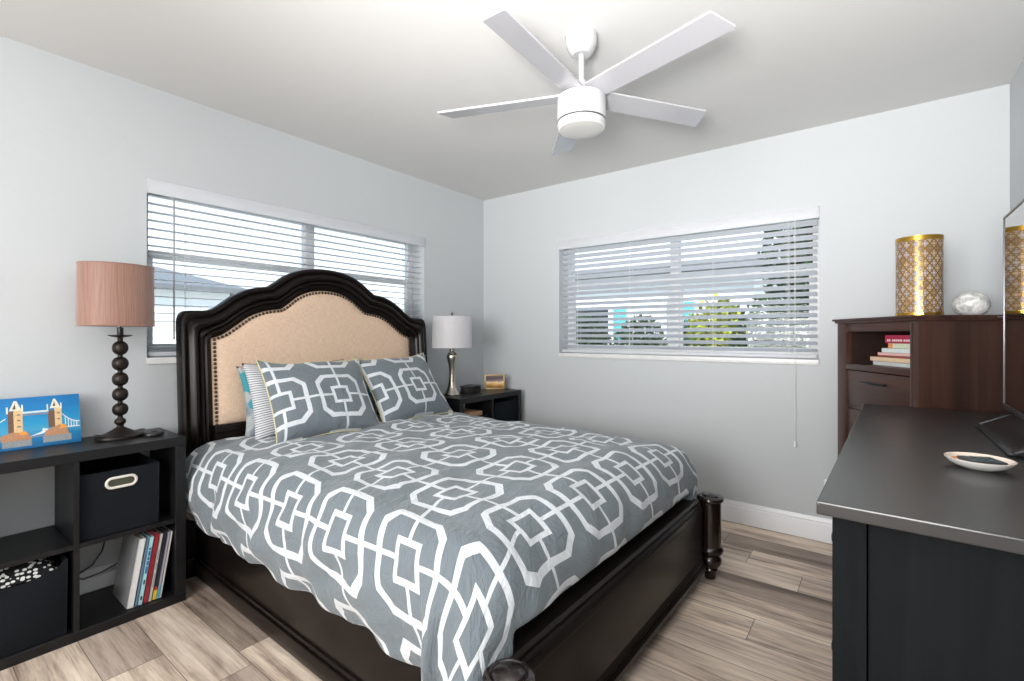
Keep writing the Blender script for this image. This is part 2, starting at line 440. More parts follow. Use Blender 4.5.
# ------------------------------------------------------------------ mesh builder
class MB:
    def __init__(s):
        s.bm = bmesh.new()
        s.uv = None

    def box(s, x0, x1, y0, y1, z0, z1, bev=0.0, seg=2):
        mat = Matrix.Translation(((x0 + x1) / 2, (y0 + y1) / 2, (z0 + z1) / 2)) @ Matrix.Diagonal((abs(x1 - x0), abs(y1 - y0), abs(z1 - z0), 1))
        r = bmesh.ops.create_cube(s.bm, size=1.0, matrix=mat)
        if bev > 0:
            vs = r['verts']
            es = list({e for v in vs for e in v.link_edges})
            bmesh.ops.bevel(s.bm, geom=es, offset=bev, segments=seg, affect='EDGES', profile=0.6, clamp_overlap=True)
        return s

    def xbox(s, mat, sx, sy, sz, bev=0.0, seg=2):
        """box of size sx,sy,sz centred on the frame mat"""
        r = bmesh.ops.create_cube(s.bm, size=1.0, matrix=mat @ Matrix.Diagonal((sx, sy, sz, 1)))
        if bev > 0:
            es = list({e for v in r['verts'] for e in v.link_edges})
            bmesh.ops.bevel(s.bm, geom=es, offset=bev, segments=seg, affect='EDGES', profile=0.6, clamp_overlap=True)
        return s

    def lathe(s, prof, seg=40, c=(0, 0, 0), ax=1.0, ay=1.0, frame=None, caps=True):
        rings = []
        fr = frame or Matrix.Identity(4)
        for r, z in prof:
            ring = []
            for k in range(seg):
                a = 2 * PI * k / seg
                p = Vector((r * ax * math.cos(a), r * ay * math.sin(a), z))
                ring.append(s.bm.verts.new(fr @ (p + Vector(c))))
            rings.append(ring)
        for i in range(len(rings) - 1):
            for k in range(seg):
                k2 = (k + 1) % seg
                s.bm.faces.new((rings[i][k], rings[i][k2], rings[i + 1][k2], rings[i + 1][k]))
        if caps:
            s.bm.faces.new(list(reversed(rings[0])))
            s.bm.faces.new(rings[-1])
        return s

    def tube(s, pts, r, seg=10, closed=False):
        pts = [Vector(p) for p in pts]
        n = len(pts)
        rings = []
        up = None
        for i, p in enumerate(pts):
            a = pts[(i - 1) % n] if (closed or i > 0) else p
            b = pts[(i + 1) % n] if (closed or i < n - 1) else p
            t = (b - a).normalized()
            if up is None:
                up = Vector((0, 0, 1)) if abs(t.z) < 0.9 else Vector((1, 0, 0))
            x = t.cross(up).normalized()
            y = x.cross(t).normalized()
            up = y
            rr = r[i] if isinstance(r, (list, tuple)) else r
            rings.append([s.bm.verts.new(p + rr * (math.cos(2 * PI * k / seg) * x + math.sin(2 * PI * k / seg) * y)) for k in range(seg)])
        m = n if closed else n - 1
        for i in range(m):
            A, B = rings[i], rings[(i + 1) % n]
            for k in range(seg):
                k2 = (k + 1) % seg
                s.bm.faces.new((A[k], A[k2], B[k2], B[k]))
        if not closed:
            s.bm.faces.new(list(reversed(rings[0])))
            s.bm.faces.new(rings[-1])
        return s

    def prism(s, poly, h0, h1, frame=None):
        """extrude a 2-D polygon (x,y) from z=h0 to h1 in the given frame"""
        fr = frame or Matrix.Identity(4)
        lo = [s.bm.verts.new(fr @ Vector((x, y, h0))) for x, y in poly]
        hi = [s.bm.verts.new(fr @ Vector((x, y, h1))) for x, y in poly]
        n = len(poly)
        s.bm.faces.new(list(reversed(lo)))
        s.bm.faces.new(hi)
        for k in range(n):
            k2 = (k + 1) % n
            s.bm.faces.new((lo[k], lo[k2], hi[k2], hi[k]))
        return s

    def ball(s, c, r, sx=1, sy=1, sz=1, u=24, v=16):
        bmesh.ops.create_uvsphere(s.bm, u_segments=u, v_segments=v, radius=r,
                                  matrix=Matrix.Translation(c) @ Matrix.Diagonal((sx, sy, sz, 1)))
        return s

    def grid(s, fn, nu, nv, uvfn=None, closed_u=False):
        """fn(i/nu, j/nv) -> point"""
        vs = []
        for i in range(nu + (0 if closed_u else 1)):
            vs.append([s.bm.verts.new(fn(i / nu, j / nv)) for j in range(nv + 1)])
        if uvfn and s.uv is None:
            s.uv = s.bm.loops.layers.uv.new('UVMap')
        for i in range(nu):
            i2 = (i + 1) % nu if closed_u else i + 1
            for j in range(nv):
                f = s.bm.faces.new((vs[i][j], vs[i2][j], vs[i2][j + 1], vs[i][j + 1]))
                if uvfn:
                    cs = ((i, j), (i + 1, j), (i + 1, j + 1), (i, j + 1))
                    for lp, (a, b) in zip(f.loops, cs):
                        lp[s.uv].uv = uvfn(a / nu, b / nv)
        return s

    def build(s, name, mat, parent=None, angle=35, fix=True):
        if fix:
            bmesh.ops.recalc_face_normals(s.bm, faces=s.bm.faces[:])
        me = bpy.data.meshes.new(name)
        s.bm.to_mesh(me)
        s.bm.free()
        mats = mat if isinstance(mat, (list, tuple)) else [mat]
        for m_ in mats:
            me.materials.append(m_)
        for p in me.polygons:
            p.use_smooth = True
        if angle is not None:
            me.set_sharp_from_angle(angle=R(angle))
        o = bpy.data.objects.new(name, me)
        COL.objects.link(o)
        if parent is not None:
            o.parent = parent
        return o


def thing(name, label, cat, loc=(0, 0, 0), rz=0.0, group=None):
    o = bpy.data.objects.new(name, None)
    o.empty_display_size = 0.1
    COL.objects.link(o)
    o.location = loc
    o.rotation_euler = (0, 0, rz)
    return tag(o, label, cat, group)


def tag(o, label, cat, group=None):
    o['label'] = label
    o['category'] = cat
    if group:
        o['group'] = group
    return o


def struct(name, mb, mat, angle=35):
    o = mb.build(name, mat, None, angle)
    o['kind'] = 'structure'
    return o


def part_label(o, text):
    o['label'] = text
    return o


def copy_tree(o, parent=None):
    c = o.copy()
    COL.objects.link(c)
    c.parent = parent
    for ch in list(o.children):
        copy_tree(ch, c)
    return c


# ------------------------------------------------------------------ room shell
WT = 0.20                                         # wall thickness
WH = (-2.552, -0.727, 1.095, 1.983)               # left window opening y0 y1 z0 z1
WB = (0.812, 2.603, 1.062, 1.971)                 # back window opening x0 x1 z0 z1

struct('floor', MB().box(-WT, ROOM_X + WT, ROOM_Y - WT, WT, -0.10, 0.0), M['floor'])
struct('ceiling', MB().box(-WT, ROOM_X + WT, ROOM_Y - WT, WT, ROOM_H, ROOM_H + 0.12), M['ceiling'])
w = MB()
w.box(-WT, 0, ROOM_Y - WT, WH[0], 0, ROOM_H)
w.box(-WT, 0, WH[1], WT, 0, ROOM_H)
w.box(-WT, 0, WH[0], WH[1], 0, WH[2])
w.box(-WT, 0, WH[0], WH[1], WH[3], ROOM_H)
struct('wall_left', w, M['wall'])
w = MB()
w.box(0, WB[0], 0, WT, 0, ROOM_H)
w.box(WB[1], ROOM_X + WT, 0, WT, 0, ROOM_H)
w.box(WB[0], WB[1], 0, WT, 0, WB[2])
w.box(WB[0], WB[1], 0, WT, WB[3], ROOM_H)
struct('wall_back', w, M['wall'])
struct('wall_right', MB().box(ROOM_X, ROOM_X + WT, ROOM_Y - WT, 0, 0, ROOM_H), M['wall'])
struct('wall_front', MB().box(0, ROOM_X, ROOM_Y - WT, ROOM_Y, 0, ROOM_H), M['wall'])


def baseboard(name, a, b, nrm):
    """moulded skirting from a to b, standing off the wall along nrm"""
    a, b, nrm = Vector(a), Vector(b), Vector(nrm)
    prof = [(0, 0), (0.016, 0), (0.016, 0.096), (0.0145, 0.101), (0.010, 0.106), (0.0115, 0.112), (0.0095, 0.121), (0.006, 0.128), (0.005, 0.134), (0, 0.134)]
    mb = MB()
    ra = [mb.bm.verts.new(a + nrm * d + Vector((0, 0, z))) for d, z in prof]
    rb = [mb.bm.verts.new(b + nrm * d + Vector((0, 0, z))) for d, z in prof]
    for k in range(len(prof) - 1):
        mb.bm.faces.new((ra[k], ra[k + 1], rb[k + 1], rb[k]))
    mb.bm.faces.new(ra); mb.bm.faces.new(list(reversed(rb)))
    struct(name, mb, M['trim'], 20)


baseboard('baseboard_left', (0, ROOM_Y, 0), (0, 0, 0), (1, 0, 0))
baseboard('baseboard_back', (0, 0, 0), (ROOM_X, 0, 0), (0, -1, 0))
baseboard('baseboard_right', (ROOM_X, ROOM_Y, 0), (ROOM_X, 0, 0), (-1, 0, 0))


def window(name, frame, W, z0, z1, mull, rail_z, sill_out):
    """window in local axes: x along the wall, y into the room (0 = room face of the wall), z up"""
    root = bpy.data.objects.new(name, None)
    COL.objects.link(root)
    root.matrix_world = frame
    root['kind'] = 'structure'
    fw = 0.045
    f = MB()
    y0, y1 = -0.185, -0.135
    f.box(0, fw, y0, y1, z0, z1, 0.004)
    f.box(W - fw, W, y0, y1, z0, z1, 0.004)
    f.box(fw, W - fw, y0, y1, z0, z0 + fw, 0.004)
    f.box(fw, W - fw, y0, y1, z1 - fw, z1, 0.004)
    f.box(mull - 0.032, mull + 0.032, y0, y1 + 0.008, z0 + fw, z1 - fw, 0.004)
    f.build('window_frame', M['vinyl'], root)
    for a, b in ((fw, mull - 0.032), (mull + 0.032, W - fw)):
        s = MB()
        s.box(a, b, -0.172, -0.128, rail_z - 0.02, rail_z + 0.02, 0.003)
        s.box(a, a + 0.02, -0.165, -0.138, z0 + fw, rail_z, 0.002)
        s.box(b - 0.02, b, -0.165, -0.138, z0 + fw, rail_z, 0.002)
        s.box(a, b, -0.165, -0.138, z0 + fw, z0 + fw + 0.022, 0.002)
        s.build('sash', M['vinyl'], root)
        MB().box(a, b, -0.162, -0.158, z0 + fw, z1 - fw).build('glass', M['glass'], root)
    MB().box(0.001, W - 0.001, -0.133, sill_out, z0 - 0.032, z0 + 0.001, 0.004).build('window_sill', M['sill'], root)
    return root


# local frames: window_1 in the left wall (room side +x), window_2 in the back wall (room side -y)
F1 = Matrix(((0, 1, 0, 0), (1, 0, 0, 0), (0, 0, 1, 0), (0, 0, 0, 1)))      # placeholder, replaced below
# left wall: local x -> world +y, local y (into room) -> world +x ; that frame is left-handed, so local x runs to -y
FL = Matrix.Translation((0, WH[1], 0)) @ Matrix.Rotation(R(-90), 4, 'Z')    # local x -> -y, local y -> +x
FB = Matrix.Translation((WB[1], 0, 0)) @ Matrix.Rotation(R(180), 4, 'Z')    # local x -> -x, local y -> -y
WLW, WBW = WH[1] - WH[0], WB[1] - WB[0]
window('window_1', FL, WLW, WH[2], WH[3], WLW / 2 - 0.02, 1.63, 0.012)
window('window_2', FB, WBW, WB[2], WB[3], WBW / 2, 1.60, 0.012)


def blind(name, label, frame, W, z0, z1, tilt, yc, wand_x, cord_x, cord_end, ladders, back=False):
    root = thing(name, label, 'blind')
    root.matrix_world = frame
    v = MB()
    v.box(-0.0, W, 0.002, 0.013, z1 - 0.072, z1 - 0.001, 0.004)
    v.box(-0.0, 0.008, -0.05, 0.013, z1 - 0.072, z1 - 0.001, 0.002)
    v.box(W - 0.008, W, -0.05, 0.013, z1 - 0.072, z1 - 0.001, 0.002)
    v.build('valance', M['blind'], root)
    MB().box(0.012, W - 0.012, yc - 0.026, yc + 0.022, z1 - 0.052, z1 - 0.004, 0.003).build('headrail', M['blind'], root)
    MB().box(0.014, W - 0.014, yc - 0.026, yc + 0.026, z0 + 0.006, z0 + 0.028, 0.006).build('bottom_rail', M['blind'], root)
    sl = MB()
    pitch = 0.0425
    n = int((z1 - 0.085 - (z0 + 0.05)) / pitch) + 1
    for k in range(n):
        z = z0 + 0.055 + k * pitch
        fr = Matrix.Translation((W / 2, yc, z)) @ Matrix.Rotation(tilt, 4, 'X')
        sl.xbox(fr, W - 0.03, 0.050, 0.0028, 0.0012, 1)
    sl.build('slats', M['blind'], root)
    for lx in ladders:
        lc = MB()
        for dy in (-0.025, 0.025):
            lc.tube([(lx, yc + dy, z0 + 0.03), (lx, yc + dy, z1 - 0.06)], 0.0011, 5)
        lc.tube([(lx + 0.012, yc, z0 + 0.03), (lx + 0.012, yc, z1 - 0.06)], 0.0009, 5)
        for k in range(n):
            z = z0 + 0.055 + k * pitch
            lc.tube([(lx, yc - 0.025, z - 0.003 - 0.025 * math.sin(tilt)), (lx, yc + 0.025, z - 0.003 + 0.025 * math.sin(tilt))], 0.0007, 4)
            lc.tube([(lx, yc, z - 0.003), (lx + 0.012, yc, z - 0.003)], 0.0007, 4)
        lc.build('ladder_cord', M['cord'], root)
    if wand_x is not None:
        MB().tube([(wand_x, 0.010, z1 - 0.075), (wand_x, 0.012, z1 - 0.10), (wand_x, 0.012, wand_end)], 0.0042, 8).build('tilt_wand', M['wand'], root)
    if cord_x is not None:
        c = MB()
        for dx in (0, 0.006):
            c.tube([(cord_x + dx, 0.020, z1 - 0.072), (cord_x + dx, 0.030, z0), (cord_x + 0.003, 0.024, cord_end)], 0.0010, 5)
        co = c.build('lift_cord', M['cord'], root)
        MB().lathe([(0.002, 0.035), (0.005, 0.03), (0.0075, 0.004), (0.006, 0)], 12, (cord_x + 0.003, 0.024, cord_end - 0.034)).build('tassel', M['cord'], co)
    return root


wand_end = 1.185
blind('window_blind', 'white blind with open level slats, behind the tall bed headboard', FL, WLW, WH[2], WH[3], R(0), -0.045,
      WLW - 0.112, None, 0, [0.16, 0.55, WLW - 0.62, WLW - 0.19])
blind('window_blind', 'white blind with tilted slats and hanging cord on the back wall', FB, WBW, WB[2], WB[3], R(26), -0.042,
      None, 0.118, 0.57, [0.16, 0.60, WBW - 0.60, WBW - 0.16])

o = MB().box(2.628, 2.698, -0.007, -0.001, 0.255, 0.365, 0.003)
o.box(2.648, 2.678, -0.010, -0.006, 0.268, 0.303, 0.003)
o.box(2.648, 2.678, -0.010, -0.006, 0.317, 0.352, 0.003)
tag(o.build('wall_outlet', M['plate']), 'small white wall outlet low on the back wall beside the black dresser', 'outlet')


# ------------------------------------------------------------------ ceiling fan
def fan():
    c = (1.905, -1.607, ROOM_H)
    root = thing('ceiling_fan', 'white five blade ceiling fan with round light hanging from the ceiling', 'ceiling fan', c)
    MB().lathe([(0.064, 0.0), (0.066, -0.006), (0.062, -0.045), (0.045, -0.075), (0.034, -0.083), (0.030, -0.083)], 48).build('canopy', M['fan'], root)
    MB().lathe([(0.0115, -0.08), (0.0115, -0.215)], 24).build('downrod', M['fan'], root)
    MB().lathe([(0.013, -0.180), (0.020, -0.190), (0.034, -0.222), (0.046, -0.245), (0.05, -0.262)], 32).build('yoke_cover', M['fan'], root)
    MB().lathe([(0.05, -0.250), (0.088, -0.252), (0.098, -0.260), (0.1, -0.272), (0.1, -0.351), (0.0985, -0.354), (0.094, -0.355)], 64).build('motor_housing', M['fan'], root)
    MB().lathe([(0.0988, -0.3545), (0.0992, -0.3560), (0.0992, -0.3600), (0.0985, -0.3610)], 64).build('seam_ring', M['seam'], root)
    MB().lathe([(0.094, -0.359), (0.0985, -0.361), (0.0985, -0.377), (0.096, -0.381)], 64).build('light_ring', M['fan'], root)
    MB().lathe([(0.095, -0.377), (0.095, -0.384), (0.090, -0.390), (0.075, -0.393), (0.05, -0.395), (0.02, -0.396)], 64).build('light_globe', M['fan_globe'], root)
    zb = -0.250
    for k in range(5):
        a = R(201 + 72 * k)
        fr = Matrix.Rotation(a, 4, 'Z') @ Matrix.Translation((0, 0, zb)) @ Matrix.Rotation(R(-11), 4, 'X')
        mb = MB()
        # blade outline: straight edges, angled tip
        w0, w1 = 0.050, 0.054
        poly = [(0.06, -w0), (0.590, -w1), (0.595, -w1 + 0.004), (0.622, w1 - 0.006), (0.619, w1), (0.06, w0)]
        mb.prism(poly, -0.004, 0.004, fr)
        bl = mb.build('blade', M['fan_blade'], root, 12)
        MB().xbox(fr @ Matrix.Translation((0.095, 0, 0.007)), 0.09, 0.05, 0.007, 0.002).build('blade_bracket', M['fan'], bl)


fan()


# ------------------------------------------------------------------ bed
Y0 = -1.625
LEAN = lambda z: 0.148 - 0.075 * max(0.0, min(1.0, (z - 0.55) / 1.07))     # x of the headboard face, leaning back


def arc_pts(pts, n):
    """resample a polyline by length"""
    d = [0]
    for a, b in zip(pts, pts[1:]):
        d.append(d[-1] + math.dist(a, b))
    res = []
    k = 0
    for i in range(n + 1):
        t = d[-1] * i / n
        while k < len(pts) - 2 and d[k + 1] < t:
            k += 1
        f = (t - d[k]) / max(1e-9, d[k + 1] - d[k])
        res.append(tuple(pts[k][q] + (pts[k + 1][q] - pts[k][q]) * f for q in range(2)))
    return res


def spline(pts, per=8):
    res = []
    n = len(pts)
    for i in range(n - 1):
        p0 = Vector(pts[max(0, i - 1)]); p1 = Vector(pts[i]); p2 = Vector(pts[i + 1]); p3 = Vector(pts[min(n - 1, i + 2)])
        for k in range(per):
            t = k / per
            res.append(tuple(0.5 * ((2 * p1) + (p2 - p0) * t + (2 * p0 - 5 * p1 + 4 * p2 - p3) * t * t + (3 * p1 - p0 - 3 * p2 + p3) * t ** 3)))
    res.append(tuple(pts[-1]))
    return res


# half outlines (distance from the middle, height), cut in matching spans: sides, shoulder, small arc, big arc
OUT = [arc_pts([(0.812, 0.44), (0.812, 1.255)], 10),
       arc_pts(spline([(0.812, 1.255), (0.809, 1.295), (0.795, 1.325), (0.77, 1.334), (0.70, 1.337), (0.665, 1.343)]), 12),
       arc_pts(spline([(0.665, 1.343), (0.62, 1.370), (0.56, 1.418), (0.49, 1.458), (0.42, 1.480), (0.360, 1.488)]), 16),
       arc_pts(spline([(0.360, 1.488), (0.315, 1.518), (0.25, 1.566), (0.17, 1.603), (0.08, 1.622), (0.0, 1.627)]), 18)]
INN = [arc_pts([(0.668, 0.44), (0.668, 1.125)], 10),
       arc_pts([(0.668, 1.125), (0.668, 1.19)], 12),
       arc_pts(spline([(0.668, 1.19), (0.610, 1.212), (0.54, 1.262), (0.47, 1.312), (0.39, 1.345), (0.290, 1.362)]), 16),
       arc_pts(spline([(0.290, 1.362), (0.245, 1.395), (0.19, 1.438), (0.12, 1.472), (0.05, 1.487), (0.0, 1.489)]), 18)]
flat = lambda spans: [p for i, s_ in enumerate(spans) for p in (s_ if i == 0 else s_[1:])]
HO, HI = flat(OUT), flat(INN)


def both(h):
    """mirror a half outline to the full one: left side up, over, right side down (y, z)"""
    l = [(Y0 - s_, z) for s_, z in h]
    r = [(Y0 + s_, z) for s_, z in h][:-1][::-1]
    return l + r


FO, FI = both(HO), both(HI)
bed = thing('bed', 'dark espresso bed with beige upholstered arched headboard and low footboard', 'bed', (0, 0, 0))
BROT = Matrix.Translation((0.1, Y0, 0)) @ Matrix.Rotation(R(-1.2), 4, 'Z') @ Matrix.Translation((-0.1, -Y0, 0))
bed.matrix_world = BROT

# moulded frame of the headboard: profile from the outer edge (t=0) to the upholstery (t=1)
PROF = [(0.0, -0.058), (0.0, -0.006), (0.03, 0.004), (0.10, 0.009), (0.19, 0.004), (0.235, -0.005), (0.26, -0.003), (0.33, 0.0145),
        (0.42, 0.020), (0.50, 0.014), (0.545, 0.000), (0.565, -0.004), (0.62, 0.007), (0.68, 0.008), (0.725, -0.004), (0.75, -0.007),
        (0.82, -0.001), (0.90, -0.010), (0.96, -0.016), (1.0, -0.020), (1.0, -0.05)]
hb = MB()
NP = len(FO)


def hb_pt(i, k):
    t, d = PROF[k]
    y = FO[i][0] + (FI[i][0] - FO[i][0]) * t
    z = FO[i][1] + (FI[i][1] - FO[i][1]) * t
    return Vector((LEAN(z) + d, y, z))


rows = [[hb.bm.verts.new(hb_pt(i, k)) for k in range(len(PROF))] for i in range(NP)]
for i in range(NP - 1):
    for k in range(len(PROF) - 1):
        hb.bm.faces.new((rows[i][k], rows[i + 1][k], rows[i + 1][k + 1], rows[i][k + 1]))
hb.bm.faces.new(rows[0]); hb.bm.faces.new(list(reversed(rows[-1])))
headboard = hb.build('headboard', M['bed'], bed, 40)
# back board and lower panel
bb = MB()
bb.prism([(y, z) for y, z in FO], 0, 1)
for v in bb.bm.verts:
    q = v.co.copy()
    y, z, s_ = q.x, q.y, q.z
    v.co = Vector((LEAN(z) - 0.058 - 0.006 * (1 - s_), y, z))
bb.build('back_board', M['bed'], headboard, 40)
lp = MB()
lp.box(0.085, 0.135, Y0 - 0.668, Y0 + 0.668, 0.16, 0.735, 0.004)
lp.box(0.12, 0.142, Y0 - 0.668, Y0 + 0.668, 0.690, 0.728, 0.006)
lp.build('lower_panel', M['bed'], headboard)
for sgn in (-1, 1):
    yc = Y0 + sgn * 0.738
    pl = MB()
    pl.box(0.060, 0.166, yc - 0.088, yc + 0.088, 0.10, 0.445, 0.008)
    pl.box(0.055, 0.172, yc - 0.093, yc + 0.093, 0.0, 0.10, 0.010)
    pl.box(0.056, 0.170, yc - 0.091, yc + 0.091, 0.425, 0.452, 0.008)
    pl.build('leg', M['bed'], headboard)
# upholstery: padded panel inside the frame
up = MB()
ZB = 0.728
cz = 1.02
ring_n = 14
HI_up = [(y, z) for y, z in FI if z > ZB]
HI_up = [(HI_up[0][0], ZB)] + HI_up + [(HI_up[-1][0], ZB)]
loop = list(HI_up)
nb = 24
for k in range(1, nb):
    loop.append((loop[-k if False else len(HI_up) - 1][0] + (HI_up[0][0] - HI_up[-1][0]) * k / nb, ZB))
NL = len(loop)
rings = []
for j in range(ring_n + 1):
    f = j / ring_n
    rr = []
    for (y, z) in loop:
        yy = Y0 + (y - Y0) * (1 - f)
        zz = cz + (z - cz) * (1 - f)
        e = min(1.0, f / 0.16)
        d = -0.022 + 0.017 * math.sqrt(max(0, 1 - (1 - e) ** 2)) + 0.006 * min(1, f * 1.5)
        if j == 0:
            d = -0.028
        rr.append(up.bm.verts.new(Vector((LEAN(zz) + d, yy, zz))))
    rings.append(rr)
for j in range(ring_n - 1):
    for k in range(NL):
        k2 = (k + 1) % NL
        up.bm.faces.new((rings[j][k], rings[j][k2], rings[j + 1][k2], rings[j + 1][k]))
cv = up.bm.verts.new(Vector((LEAN(cz) + 0.001, Y0, cz)))
for k in range(NL):
    up.bm.faces.new((rings[ring_n - 1][k], rings[ring_n - 1][(k + 1) % NL], cv))
for v in rings[ring_n]:
    up.bm.verts.remove(v)
part_label(up.build('upholstery', M['linen'], headboard, 60), 'beige linen upholstered panel')
# nail heads round the upholstery: one stud each
edge = [(Y0 + (y - Y0) * 0.978, cz + (z - cz) * 0.972) for y, z in HI_up]
edge = arc_pts(edge, 1000)
edge = [p for p in edge if p[0] < Y0 + 0.6 or p[1] > 0.98]
tot = sum(math.dist(a, b) for a, b in zip(edge, edge[1:]))
studs = arc_pts(edge, 99)
proto = None
for (y, z) in studs:
    if proto is None:
        proto = MB().lathe([(0.0001, 0.0052), (0.004, 0.0055), (0.0072, 0.003), (0.0084, 0.0)], 12, caps=True).build('nailhead', M['nail'], headboard, 60)
        s_ = proto
    else:
        s_ = proto.copy(); COL.objects.link(s_)
    s_.location = (LEAN(z) - 0.0125, y, z)
    s_.rotation_euler = (0, R(86), 0)

# side rails
for sgn in (-1, 1):
    yo = Y0 + sgn * 0.765
    r = MB()
    a, b = sorted((yo, yo - sgn * 0.03))
    r.box(0.165, 2.15, a, b, 0.075, 0.385, 0.005)
    a, b = sorted((yo + sgn * 0.016, yo - sgn * 0.03))
    r.box(0.165, 2.15, a, b, 0.020, 0.085, 0.008)
    a, b = sorted((yo + sgn * 0.008, yo - sgn * 0.03))
    r.box(0.165, 2.15, a, b, 0.085, 0.105, 0.008)
    r.build('side_rail', M['bed'], bed)

# footboard: wide rounded cap rail, recessed panel, moulded base
FX = 2.165
fb = MB()
ya, yb = Y0 - 0.735, Y0 + 0.735
fb.box(FX - 0.055, FX + 0.018, ya, yb, 0.085, 0.37, 0.003)
fbo = fb.build('footboard', M['bed'], bed)
part = MB()
prof = [(-0.112, 0.345), (-0.112, 0.388), (-0.108, 0.396), (-0.098, 0.401), (-0.030, 0.404), (-0.010, 0.401), (0.000, 0.394), (0.002, 0.386), (-0.004, 0.380),
        (0.004, 0.374), (0.012, 0.366), (0.018, 0.352), (0.018, 0.345)]


def extr_y(mb, prof, x0, ya, yb):
    A = [mb.bm.verts.new((x0 + d, ya, z)) for d, z in prof]
    B = [mb.bm.verts.new((x0 + d, yb, z)) for d, z in prof]
    n = len(prof)
    for k in range(n):
        k2 = (k + 1) % n
        mb.bm.faces.new((A[k], A[k2], B[k2], B[k]))
    mb.bm.faces.new(list(reversed(A))); mb.bm.faces.new(B)


extr_y(part, prof, FX, ya, yb)
part.build('cap_rail', M['bed'], fbo, 25)
base = MB()
extr_y(base, [(-0.05, 0.062), (0.030, 0.062), (0.034, 0.068), (0.034, 0.088), (0.028, 0.098), (0.024, 0.104), (0.027, 0.112), (0.022, 0.122), (0.018, 0.132), (-0.05, 0.132)], FX, ya, yb)
base.build('base_moulding', M['bed'], fbo, 25)
for sgn in (-1, 1):
    yp = Y0 + sgn * 0.800 + 0.018
    p = MB().lathe([(0.051, 0.165), (0.051, 0.375), (0.050, 0.382), (0.060, 0.388), (0.063, 0.396), (0.061, 0.405), (0.054, 0.410), (0.047, 0.4115), (0.044, 0.409), (0.041, 0.409), (0.0385, 0.413), (0.030, 0.4185), (0.015, 0.422), (0.002, 0.423)], 40, (FX + 0.030, yp, 0))
    post = p.build('foot_post', M['bed_turned'], bed, 30)
    p = MB().lathe([(0.020, 0.0), (0.026, 0.004), (0.027, 0.02), (0.030, 0.035), (0.036, 0.050), (0.033, 0.058), (0.044, 0.068), (0.053, 0.085), (0.054, 0.100), (0.046, 0.117), (0.038, 0.124),
                    (0.040, 0.128), (0.058, 0.134), (0.063, 0.146), (0.060, 0.158), (0.050, 0.167)], 40, (FX + 0.030, yp, 0))
    p.build('turned_foot', M['bed_turned'], post, 40)

# slat base, mattress
sb = MB()
sb.box(0.17, 2.12, Y0 - 0.735, Y0 + 0.735, 0.20, 0.235, 0.004)
sb.build('slat_base', M['bed'], bed)
mt = thing('mattress', 'queen mattress on the dark bed, hidden under the grey lattice comforter', 'mattress', tuple(BROT @ Vector((1.12, Y0, 0.236))), R(-1.2))
MB().box(-0.93, 0.90, -0.715, 0.715, 0.19, 0.375, 0.05, 4).build('mattress_top', M['mattress'], mt)
MB().box(-0.93, 0.90, -0.715, 0.715, 0.0, 0.185, 0.02, 3).build('box_spring', M['mattress'], mt)


# ------------------------------------------------------------------ comforter
def fbm(x, y, z, s_):
    return noise.noise(Vector((x * s_, y * s_, z)))


